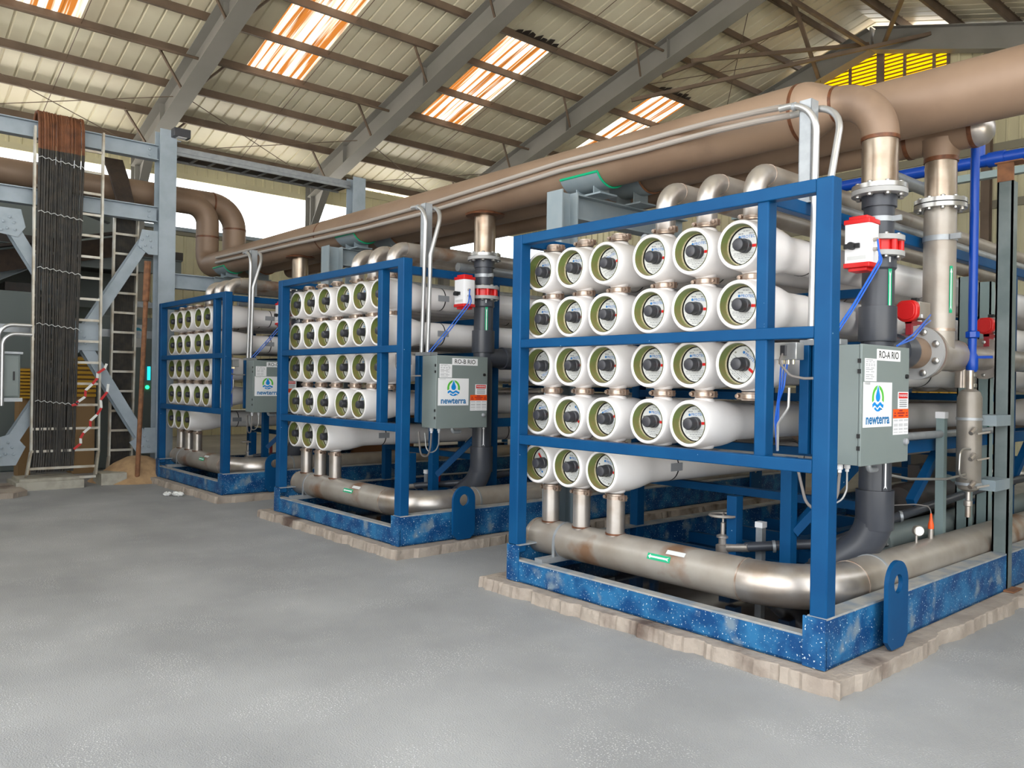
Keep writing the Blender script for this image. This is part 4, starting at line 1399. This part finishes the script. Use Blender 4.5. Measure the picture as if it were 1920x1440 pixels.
part('weld_seam', MB().ring((-3.3, 7.2, 1.32), (0, 1, 0), .158, .164, .02, 32), 'weld', bp_)
gr = thing('grey_pipe', (-2.75, 6.5, .35), 'grey plastic pipe beside the header at the right', 'pipe')
part('pipe_run', MB().cyl((-2.76, 6.0, .46), (-2.76, YB, .46), .10, 28), 'enc', gr)
flange(gr, (-2.76, 6.0, .46), (0, 1, 0), .06, .15, .04, 8, 'enc', bs=1.0, sides=(-1,))
part('reducer', MB().lathe([(.07, 0), (.1, .2)], (-2.76, 5.8, .46), (0, 1, 0), 28), 'enc', gr)
ga = thing('pressure_gauge', (-2.385, 5.88, .53), 'small round pressure gauge on the header pipe', 'gauge')
part('dial', MB().cyl((-2.36, 5.87, .615), (-2.385, 5.89, .615), .036, 20), 'steel_dull', ga)
part('face', MB().cyl((-2.358, 5.868, .615), (-2.36, 5.87, .615), .031, 20), 'sticker', ga)
part('stem', MB().cyl((-2.385, 5.885, .52), (-2.385, 5.885, .59), .01, 8), 'steel', ga)
se = thing('orange_sensor', (-2.385, 6.13, .53), 'small sensor with an orange boot on the header pipe', 'sensor')
part('stem', MB().cyl((-2.385, 6.13, .52), (-2.385, 6.13, .60), .018, 12), 'steel', se)
part('boot', MB().lathe([(.02, 0), (.02, .03), (.012, .06), (.006, .11)], (-2.385, 6.13, .60), U, 12), 'orange', se)
part('lead', MB().tube(fillet([(-2.385, 6.13, .70), (-2.39, 6.13, .76), (-2.45, 6.0, .78), (-2.6, 5.9, .76)], .05, 5), .004, 6), 'hose_grey', se)

# slim lines right of the enclosure
q0, q1 = at(1705, 818, 'x', -2.5), at(1800, 808, 'x', -2.5)
t = thing('grey_pipe', (-2.5, q0.y, q0.z), 'slim level grey pipe from the nearest enclosure to the steel pot', 'pipe')
part('pipe_run', MB().cyl((-2.5, q0.y - .3, q0.z), (-2.5, q1.y + .8, q0.z), .028, 14), 'galv', t)
part('post', MB().box(-2.53, -2.47, q0.y + .55, q0.y + .61, .4, q0.z + .12), 'strut_green', t)
part('post_cap', MB().box(-2.535, -2.465, q0.y + .545, q0.y + .615, q0.z + .12, q0.z + .17), 'sticker', t)
hose('steel_tube', [(-2.35, 5.35, 1.04), (-2.32, 5.6, 1.0), (-2.28, 6.1, .97), (-2.26, cyy - .12, .985)], .009, 'bright', 'thin bent steel tube from the enclosure to the foot of the pot', 'tube')
hose('steel_tube', [(-2.24, cyy - .09, 1.17), (-2.26, cyy - .22, 1.18), (-2.26, cyy - .24, .98), (-2.26, cyy - .1, .95)], .008, 'bright', 'short steel loop tube on the left of the pot', 'tube', R=.06)
A, B = at(1700, 732, 'x', -5.4), at(1800, 750, 'x', -5.4)
t = thing('yellow_stack', (-5.45, A.y, B.z), 'yellow slotted strip glimpsed under the vessels at the right', 'crate', 'yellow stacks')
for i in range(5):
    yy = A.y + (B.y - A.y) * i / 5
    for z in (B.z, (A.z + B.z) / 2):
        part('slat', MB().box(-5.45, -5.4, yy, yy + (B.y - A.y) * .16, z, z + (A.z - B.z) * .38), 'yellow_pl', t)
part('core', MB().box(-5.6, -5.46, A.y - .4, B.y + .4, 0, A.z + .1), 'dark_motor', t)
A, B = at(1690, 338, 'x', -3.5), at(1772, 402, 'x', -3.5)
t = thing('galvanised_pipe', (-3.5, A.y, A.z), 'galvanised pipe sloping behind the rear riser with a short drop', 'pipe')
part('pipe_run', MB().tube(fillet([(-3.5, A.y - .2, A.z), (-3.5, B.y, A.z), (-3.5, B.y, A.z - .9)], .12, 8), .06, 18), 'galv', t)
flange(t, (-3.5, B.y, A.z - .55), U, .05, .14, .03, 8, 'plug', bs=.9, sides=(1,))

# ================================================================== pipe supports between the skids
for k_, dx in enumerate((0, -4.1, -8.2)):
    x = -5.06 + dx
    nm = ['between the nearest and the middle skid', 'between the middle and the far skid', 'left of the far skid'][k_]
    t = thing('pipe_support', (x, 5.0, 0), 'grey steel column and beam carrying the overhead pipes ' + nm, 'pipe support', 'pipe supports')
    if k_ < 2:
        part('column', MB().ibeam((x, 5.0, 0), (x, 5.0, 3.28), .19, .2, (0, 1, 0), .014), 'support_grey', t)
    part('beam', MB().ibeam((x, 5.09, 3.165), (x, 6.7, 3.165), .15, .22, (0, 0, 1), .014), 'support_grey', t)
    for yy, z0, rr, m_ in ((P1Y, P1Z, P1R, 'saddle_green'), (P2Y, P2Z, P2R, 'rusty')):
        b = MB()
        n = 16
        for q in range(n + 1):
            w = math.radians(-90 - 60 + 120 * q / n)
            for rad in (rr + .002, rr + .016):
                for xx in (x - .17, x + .28):
                    b.v.append(Vector((xx, yy + rad * math.cos(w), z0 + rad * math.sin(w))))
        for q in range(n):
            a_ = q * 4
            c_ = a_ + 4
            b.f += [(a_, c_, c_ + 1, a_ + 1), (a_ + 2, a_ + 3, c_ + 3, c_ + 2), (a_, a_ + 2, c_ + 2, c_), (a_ + 1, c_ + 1, c_ + 3, a_ + 3)]
        b.f += [(0, 1, 3, 2), (n * 4, n * 4 + 2, n * 4 + 3, n * 4 + 1)]
        sd = part('saddle', b, 'support_grey', t)
        b = MB().tube([(x - .17, yy + (rr + .009) * math.cos(math.radians(-150)), z0 + (rr + .009) * math.sin(math.radians(-150))), (x + .28, yy + (rr + .009) * math.cos(math.radians(-150)), z0 + (rr + .009) * math.sin(math.radians(-150)))], .012, 8)
        b.tube([(x + .28, yy + (rr + .009) * math.cos(math.radians(a)), z0 + (rr + .009) * math.sin(math.radians(a))) for a in range(-150, -26, 8)], .009, 8)
        part('painted_edge', b, m_, sd)
        for xx in (x - .05, x + .16):
            part('saddle_web', MB().box(xx - .005, xx + .005, yy - .1, yy + .1, 3.27, z0 - rr + .03), 'support_grey', sd)
        part('saddle_foot', MB().box(x - .12, x + .25, yy - .11, yy + .11, 3.27, 3.285), 'support_grey', sd)

# ================================================================== LEFT: cable rack frame
RKX = -13.5
rk = thing('cable_rack', (RKX, 4.37, 0), 'pale blue-grey steel rack with bolted cross bracing at the left', 'steel frame')


def rp(px, py, x=RKX):
    return at(px, py, 'x', x)


b = MB().ibeam((RKX, 4.37, 0), (RKX, 4.37, 5.56), .26, .26, (1, 0, 0), .016)
part('column', b, 'rack_grey', rk)
part('column', MB().ibeam((RKX, 1.72, 0), (RKX, 1.72, 5.56), .26, .26, (1, 0, 0), .016), 'rack_grey', rk)
part('column', MB().ibeam((RKX, 7.85, 0), (RKX, 7.85, 5.42), .26, .26, (1, 0, 0), .016), 'rack_grey', rk)
part('splice_plates', MB().box(RKX - .1, RKX + .13, 7.7, 7.715, 4.7, 4.72), 'rack_grey', rk)
for za in (5.18, 4.20):
    part('beam', MB().ibeam((RKX, 1.85, za), (RKX, 4.24, za + .0), .16, .24, (0, 0, 1), .014), 'rack_grey', rk)
part('pipe_beam', MB().ibeam((RKX, 4.5, 3.17), (RKX, 7.75, 3.17), .16, .24, (0, 0, 1), .014), 'rack_grey', rk)
TL, TR, BL, BR = rp(15, 418), rp(272, 452), rp(12, 838), rp(266, 825)
part('diagonal', MB().ibeam(TL, BR, .16, .19, (1, 0, 0), .012), 'rack_grey', rk)
part('diagonal', MB().ibeam(TR, BL, .16, .19, (1, 0, 0), .012), 'rack_grey', rk)
GB = []
for nm, c, pts in (('tl', TL, [(-.18, -.16), (.1, -.2), (.2, -.05), (.14, .2), (-.18, .2)]), ('tr', TR, [(-.14, -.1), (.02, -.22), (.16, -.22), (.16, .16), (-.08, .16)]),
                   ('bl', BL, [(-.2, -.26), (.1, -.26), (.22, .0), (.06, .2), (-.2, .12)]), ('br', BR, [(-.22, -.02), (-.02, .1), (-.0, .2), (.26, .2), (.26, -.2), (-.1, -.2)]), ('mid', (TL + BR) * .5, [(-.3, -.2), (.3, -.2), (.3, .2), (-.3, .2)])):
    g = part('gusset_plate', MB().prism([(p[0], p[1]) for p in pts], Vector((RKX + .1, c.y, c.z)), (0, 1, 0), (0, 0, 1), (.014, 0, 0)), 'rack_grey', rk)
    for k_, (dy, dz) in enumerate(((-.08, .0), (.0, .07), (.05, -.0), (-.03, -.09), (.07, -.1), (-.1, -.12))):
        inst('bolt', bolt_mesh(1.3, 'rack_grey'), None, g, (RKX + .114, c.y + dy, c.z + dz), Vector((0, 0, 1)).rotation_difference(Vector((1, 0, 0))))
for za in (5.18, 4.20):
    for yy in (2.0, 4.12):
        for dz in (-.045, .045):
            inst('bolt', bolt_mesh(1.3, 'rack_grey'), None, rk, (RKX + .012, yy, za + dz), Vector((0, 0, 1)).rotation_difference(Vector((1, 0, 0))))


def ladder(name, x, tl, tr, bl, br, zs, label, kick=True):
    """upright ladder tray between photo corners on plane x; zs: rung heights"""
    a, b_, c, d = (at(p[0], p[1], 'x', x) for p in (tl, tr, bl, br))
    t = thing(name, (x, (c.y + d.y) / 2, .1), label, 'cable ladder', 'upright cable ladders')
    for p, q in ((a, c), (b_, d)):
        pts = [p, q] + ([q + Vector((.25, -.10, -.33))] if kick else [])
        bb = MB()
        for i in range(len(pts) - 1):
            bb.bar(pts[i], pts[i + 1], .028, .075, (1, 0, 0))
        part('rail', bb, 'ladder', t)
    for z, xo in zs:
        f_ = (z - c.z) / (a.z - c.z)
        y0 = c.y + (a.y - c.y) * f_
        y1 = d.y + (b_.y - d.y) * f_
        part('rung', MB().bar((x + xo, y0, z), (x + xo, y1, z), .03, .035), 'ladder', t)
    return t, a, b_, c, d


zs = [(.55 + .315 * i, -.03) for i in range(15)]
zs[0] = (.52, .045)
zs[1] = (.84, .045)
L1, a, b_, c, d = ladder('cable_ladder', -13.22, (66, 236), (194, 250), (58, 846), (184, 846), zs, 'tall wide ladder tray at the left holding the black cables')
part('rung', MB().bar((-13.1, c.y - .06, .28), (-13.1, d.y - .06, .28), .03, .035), 'ladder', L1)
part('rung', MB().bar((-12.98, c.y - .09, .14), (-12.98, d.y - .09, .14), .03, .035), 'ladder', L1)
cb = thing('cable_bundle', (-13.2, c.y + .3, .2), 'thick bundle of black cables with rusty tops hanging on the wide ladder', 'cables')
NCAB = 24
rc = random.Random(11)
yt0, yt1 = at(70, 300, 'x', -13.2).y, at(157, 300, 'x', -13.2).y
yb0, yb1 = at(62, 800, 'x', -13.2).y, at(139, 800, 'x', -13.2).y
w_ = [.036] * 5 + [.022] * (NCAB - 5)
tot = sum(w_)
s_ = 0
for i in range(NCAB):
    f_ = (s_ + w_[i] / 2) / tot
    s_ += w_[i]
    yt, yb = yt0 + (yt1 - yt0) * f_, yb0 + (yb1 - yb0) * f_
    r = w_[i] / tot * (yt1 - yt0) / 2 * 1.12
    xo = -13.17 + rc.uniform(-.02, .02)
    top = [(xo - .40, yt, 5.27), (xo - .25, yt, 5.42), (xo - .06, yt, 5.40), (xo, yt, 5.22), (xo, yt + .005, 4.85)]
    part('cable', MB().tube(fillet(top, .12, 5), r, 7), 'cable_rust', cb)
    low = [(xo, yt + .005, 4.85)] + [(xo + rc.uniform(-.006, .006), yt + (yb - yt) * t + rc.uniform(-.006, .006), 4.85 - t * 4.35) for t in (.15, .3, .45, .6, .75, .9, 1)] + [(xo + .02, yb - .02, .22)]
    part('cable', MB().tube(low, r, 7), 'cable', cb)
for z in (4.72, 3.95, 3.15, 2.35, 1.25):
    f_ = (5.2 - z) / 4.6
    y0, y1 = yt0 + (yb0 - yt0) * f_, yt1 + (yb1 - yt1) * f_
    pts = [(-13.10, y0 + (y1 - y0) * k_ / 14, z - .06 * k_ / 14 + (.012 if k_ % 2 else -.012)) for k_ in range(15)]
    part('wire_tie', MB().tube(pts, .006, 5), 'tie', cb)
zs2 = [(.45 + .31 * i, .03) for i in range(12)]
L2, a, b_, c, d = ladder('cable_ladder', -13.75, (215, 400), (259, 400), (204, 855), (246, 855), zs2, 'narrow ladder tray with black cables behind the rack bracing')
cb2 = thing('cable_bundle', (-13.75, c.y + .2, .2), 'narrow bundle of black cables on the second ladder, brown where it twists', 'cables')
for i in range(14):
    f_ = (i + .5) / 14
    yt, yb = a.y + .03 + (b_.y - a.y - .06) * f_, c.y + .03 + (d.y - c.y - .06) * f_
    part('cable', MB().tube([(-13.78, yt, a.z - .05), (-13.78, (yt + yb) / 2, 2.4), (-13.78, yb, .2)], .02, 6), 'cable', cb2)
ta, tb = at(203, 288, 'x', -13.8), at(240, 288, 'x', -13.8)
for i in range(12):
    f_ = (i + .5) / 12
    yt, yb = ta.y + (tb.y - ta.y) * f_, a.y + .06 + (b_.y - a.y - .1) * f_
    part('cable', MB().tube([(-14.1, yt, ta.z), (-13.95, yt * .6 + yb * .4, ta.z - .3), (-13.78, yb, a.z + .12), (-13.78, yb, a.z - .06)], .024, 6), 'cable_brown', cb2)

# cable tray between the rack columns
ty = thing('cable_tray', (RKX, 6, 5.2), 'level galvanised cable tray from the rack towards the second column', 'cable tray')
for xo in (-.05, -.5):
    part('side_rail', MB().box(RKX + xo - .02, RKX + xo + .02, 4.5, 7.75, 5.22, 5.36).box(RKX + xo - .03, RKX + xo + .03, 4.5, 7.75, 5.27, 5.30), 'galv', ty)
for i in range(11):
    part('rung', MB().box(RKX - .5, RKX - .05, 4.6 + .3 * i, 4.63 + .3 * i, 5.225, 5.25), 'galv', ty)
part('cables', MB().box(RKX - .46, RKX - .09, 4.5, 7.75, 5.25, 5.29), 'cable', ty)
fl_ = thing('floodlight', (RKX + .2, 4.75, 5.5), 'small dark floodlight on top of the rack column', 'lamp')
p = at(343, 253, 'x', -13.3)
part('housing', MB().box(p.x - .08, p.x + .08, p.y - .16, p.y + .1, p.z - .06, p.z + .08), 'plug', fl_, bevel=.01)
part('glass', MB().box(p.x - .05, p.x + .085, p.y - .10, p.y + .04, p.z - .065, p.z - .06), 'sticker', fl_)
part('bracket', MB().box(p.x - .1, p.x - .08, p.y - .25, p.y, p.z - .1, p.z - .08), 'galv', fl_)

# rusty leaning pole
pb, pt = at(257, 893, 'z', .0), at(277, 490, 'x', -12.9)
pb = Vector((-12.95, at(257, 893, 'x', -12.95).y, .02))
ro = thing('rusty_pole', pb, 'thin rusty pole leaning beside the far skid', 'pole')
part('shaft', MB().tube([pb, pb.lerp(pt, .85)], .035, 10), 'rusty', ro)
part('sleeve', MB().tube([pb.lerp(pt, .82), pt], .05, 10), 'rusty', ro)

# cabinets and clutter behind the rack


def boxthing(name, x, p0, p1, depth, m, label, cat, group=None, lip=True):
    """box whose +X face spans photo corners p0 (top left) .. p1 (bottom right) on plane x"""
    A, B = at(p0[0], p0[1], 'x', x), at(p1[0], p1[1], 'x', x)
    y0, y1 = A.y, B.y
    z0, z1 = (B.z if B.z > .4 else 0), A.z
    t = thing(name, (x, y0, z0), label, cat, group)
    part('body', MB().box(x - depth, x - .02, y0, y1, z0, z1), m, t, bevel=.01)
    dn = part('door', MB().box(x - .018, x, y0 + .02, y1 - .02, z0 + .02, z1 - .02), m, t, bevel=.006)
    part('handle', MB().box(x, x + .02, y1 - .09, y1 - .07, (z0 + z1) / 2 - .06, (z0 + z1) / 2 + .06), 'black', dn)
    return t, y0, y1, z0, z1


t, y0, y1, z0, z1 = boxthing('drive_cabinet', -15.2, (186, 590), (292, 868), .8, 'cabinet', 'tall grey-green drive cabinet with a lit cyan display behind the rack', 'cabinet')
p = at(279, 700, 'x', -15.195)
part('display', MB().box(-15.2, -15.185, p.y - .025, p.y + .025, p.z - .12, p.z + .12), 'screen_cyan', t)
p = at(276, 726, 'x', -15.195)
part('pilot_lamp', MB().sphere((-15.19, p.y, p.z), .035), 'led_green', t)
p = at(258, 630, 'x', -15.195)
part('safety_notice', MB().box(-15.2, -15.19, p.y - .09, p.y + .09, p.z - .2, p.z + .2), 'plate', t)
part('notice_symbol', MB().cyl((-15.19, p.y, p.z + .08), (-15.186, p.y, p.z + .08), .07, 20), 'sign_blue', t)
t, y0, y1, z0, z1 = boxthing('drive_cabinet', -15.6, (-40, 540), (60, 870), .8, 'cabinet', 'grey-green cabinet behind the cable ladder at the left edge', 'cabinet')
t, y0, y1, z0, z1 = boxthing('junction_cabinet', -12.6, (-30, 662), (38, 746), .3, 'enc', 'small grey cabinet with bent conduits at the left edge', 'enclosure')
part('top_flange', MB().box(-12.95, -12.57, y0, y1 + .02, z1, z1 + .03), 'galv', t)
part('bottom_flange', MB().box(-12.95, -12.57, y0, y1 + .02, z0 - .05, z0), 'galv', t)
part('stand', MB().box(-12.8, -12.7, y0 + .1, y1 - .25, 0, z0), 'cabinet', t)
for k_, (px, py, dz) in enumerate(((8, 625, 0), (2, 608, .0))):
    q = at(px, py, 'x', -12.5)
    e = at(60, py + 3, 'x', -12.5)
    solo('bent_conduit', MB().tube(fillet([(-12.5, q.y - .02, z0 - .1), (-12.5, q.y - .02, q.z), (-12.5, e.y, e.z)], .16, 8), .026, 10), 'conduit', (-12.5, q.y, z0), 'bright bent conduit over the small left cabinet, %s one' % ('inner', 'outer')[k_], 'conduit', 'bent conduits at the left')
p0, p1 = at(-20, 612, 'x', -13.9), at(292, 616, 'x', -13.9)
solo('strut_rail', MB().box(-13.95, -13.9, p0.y, p1.y, p0.z - .07, p0.z + .05), 'galv', (-13.9, p0.y, p0.z), 'long level galvanised rail behind the cable ladders', 'rail')
p0, p1 = at(225, 588, 'x', -14.0), at(292, 570, 'x', -14.0)
solo('strut_rail', MB().box(-14.05, -14.0, p0.y, p1.y, p1.z - .07, p1.z + .02), 'galv', (-14.0, p0.y, p0.z), 'short level galvanised rail left of the far skid', 'rail')
# yellow crates
for k_, (pa, pc) in enumerate((((139, 668), (180, 745)), ((38, 690), (60, 748)))):
    A, B = at(*pa, 'x', -14.7), at(*pc, 'x', -14.7)
    t = thing('yellow_crate', (-14.8, A.y, B.z), ['yellow slotted plastic stack glimpsed behind the wide ladder', 'yellow ribbed plastic stack beside the small left cabinet'][k_], 'crate', 'yellow stacks')
    b = MB().box(-15.1, -14.75, A.y, B.y, 0, A.z)
    part('core', b, 'brown_tape', t)
    n = 9
    for i in range(n):
        z = B.z + (A.z - B.z) * (i + .15) / n
        part('slat', MB().box(-14.76, -14.70, A.y, B.y, z, z + (A.z - B.z) / n * .6), 'yellow_pl', t)
# pipe flange and dark machinery, seen in glimpses
t = thing('grey_tank', (-17.5, 3.0, 0), 'large grey tank in the dimness behind the cable ladders', 'tank')
part('shell', MB().lathe([(0, 0), (.4, .05), (.7, .2), (.8, .45), (.8, 3.2), (.7, 3.4), (0, 3.5)], (-18, 1.2, 2.2), (0, 1, 0), 28), 'cabinet', t)
for yy in (1.7, 4.0):
    part('cradle', MB().box(-18.7, -17.3, yy, yy + .15, 0, 1.6), 'dark_motor', t)
t = thing('steel_platform', (-18.5, .5, 0), 'dark steel platform with slanted beams, added to darken the background behind the cable rack', 'platform')
part('deck', MB().box(-19.5, -16.2, -1.5, 5.6, 3.9, 4.05), 'dark_motor', t)  # dark bulk added to darken the view behind the rack
for yy in (-.5, 2.0, 4.6):
    part('leg', MB().ibeam((-16.4, yy, 0), (-16.4, yy, 3.9), .2, .2, (1, 0, 0)), 'cabinet', t)
part('edge_beam', MB().ibeam((-16.3, -1.5, 3.75), (-16.3, 5.6, 3.75), .16, .3), 'cabinet', t)
part('slant_beam', MB().ibeam((-16.2, -.3, 5.9), (-16.2, 4.3, 4.6), .2, .34), 'cabinet', t)
part('slant_beam', MB().ibeam((-16.2, .4, 2.2), (-16.2, 3.4, 3.8), .16, .2), 'rack_grey', t)
part('dark_backing', MB().box(-19.6, -19.5, -1.5, 5.4, 0, 5.2), 'cabinet', t)  # dark sheet added to cover the bright wall behind
t = thing('dark_duct', (-16.5, 1.0, 3.2), 'brown sloping duct behind the upper left bracing', 'duct')
part('duct', MB().bar((-15.5, .6, 3.0), (-16.5, 4.6, 4.1), .5, .35), 'cable_brown', t)
part('frame', MB().bar((-15.4, .6, 3.25), (-16.4, 4.6, 4.35), .56, .05), 'dark_motor', t)
solo('dark_machine', MB().box(-17.0, -15.9, 2.4, 3.3, 0, 2.0).box(-16.8, -16.1, 2.6, 3.1, 2.0, 3.2).cyl((-16.4, 2.2, 1.2), (-15.7, 2.2, 1.2), .35, 20), 'dark_motor', (-16.4, 2.8, 0), 'dark machine in shadow behind the wide ladder', 'machine')
# ply panel and clutter behind the far skid
t = thing('plywood_panel', (-12.2, 7.6, 0), 'orange-brown perforated board behind the far skid', 'board')
part('board', MB().box(-13.0, -11.0, 7.5, 7.54, .1, 1.1), 'ply', t)
# tape
for k_, pts in enumerate((((200, 682), (178, 712), (150, 752), (138, 760)), ((203, 720), (186, 770), (160, 808), (142, 842)))):
    P = [at(a_, c_, 'x', -13.05) for a_, c_ in pts]
    t = thing('barrier_tape', P[-1], 'strand of red and white barrier tape on the wide ladder, %s' % ('upper', 'lower')[k_], 'tape', 'barrier tape')
    n = 10
    for i in range(n):
        def pos(f_):
            s = f_ * (len(P) - 1)
            j = min(int(s), len(P) - 2)
            return P[j].lerp(P[j + 1], s - j)
        part('tape_band', MB().bar(pos(i / n) + Vector((0, .03 * math.sin(i * 2.3), 0)), pos((i + 1) / n) + Vector((0, .03 * math.sin(i * 2.3 + 2.3), 0)), .008, .034, (0, 0, 1)), 'tape_red' if i % 2 else 'paper', t)
# timber, sand, litter on the floor
p0, p1 = at(30, 900, 'x', -12.85), at(158, 895, 'x', -12.85)
solo('timber_block', MB().box(-13.5, -12.85, p0.y, p1.y, 0, .12).box(-13.45, -12.9, p0.y + .05, p1.y - .05, .12, .16), 'wood', (-13.2, p0.y, 0), 'pale timber bearer under the foot of the wide ladder', 'timber')
p0, p1 = at(190, 890, 'x', -12.95), at(238, 888, 'x', -12.95)
solo('timber_block', MB().box(-13.4, -12.95, p0.y, p1.y, 0, .17), 'wood', (-13.2, p0.y, 0), 'pale timber block under the narrow ladder', 'timber')
p = at(262, 880, 'x', -13.0)
solo('sand_heap', MB().lathe([(.7, 0), (.55, .1), (.35, .26), (.15, .36), (0, .38)], (-13.45, p.y + .1, 0), U, 24), 'sand', (-13.45, p.y, 0), 'small heap of tan sand left of the far skid', 'sand')
p = at(0, 920, 'z', .04)
solo('concrete_slab', MB().prism([(-.6, -.5), (.5, -.5), (.62, -.2), (.6, .3), (.4, .5), (-.6, .5)], (p.x, p.y - .25, 0), (1, 0, 0), (0, 1, 0), (0, 0, .07)), 'concrete_pad', (p.x, p.y, 0), 'broken concrete slab at the lower left edge', 'slab')
p = at(327, 929, 'z', .01)
b = MB()
rp_ = random.Random(4)
for k_, (dx, dy) in enumerate(((-.1, 0), (0, .02), (.09, -.01))):
    b.sphere((p.x + dx * .66, p.y + dx * .75 + dy, .03), .05, 9, (1.1, 1.0, .55))
b.v = [v + Vector((rp_.uniform(-.012, .012), rp_.uniform(-.012, .012), rp_.uniform(-.006, .012))) for v in b.v]
solo('paper_scrap', b, 'paper', (p.x, p.y, 0), 'crumpled white paper on the floor before the far skid', 'litter', sharp=10)
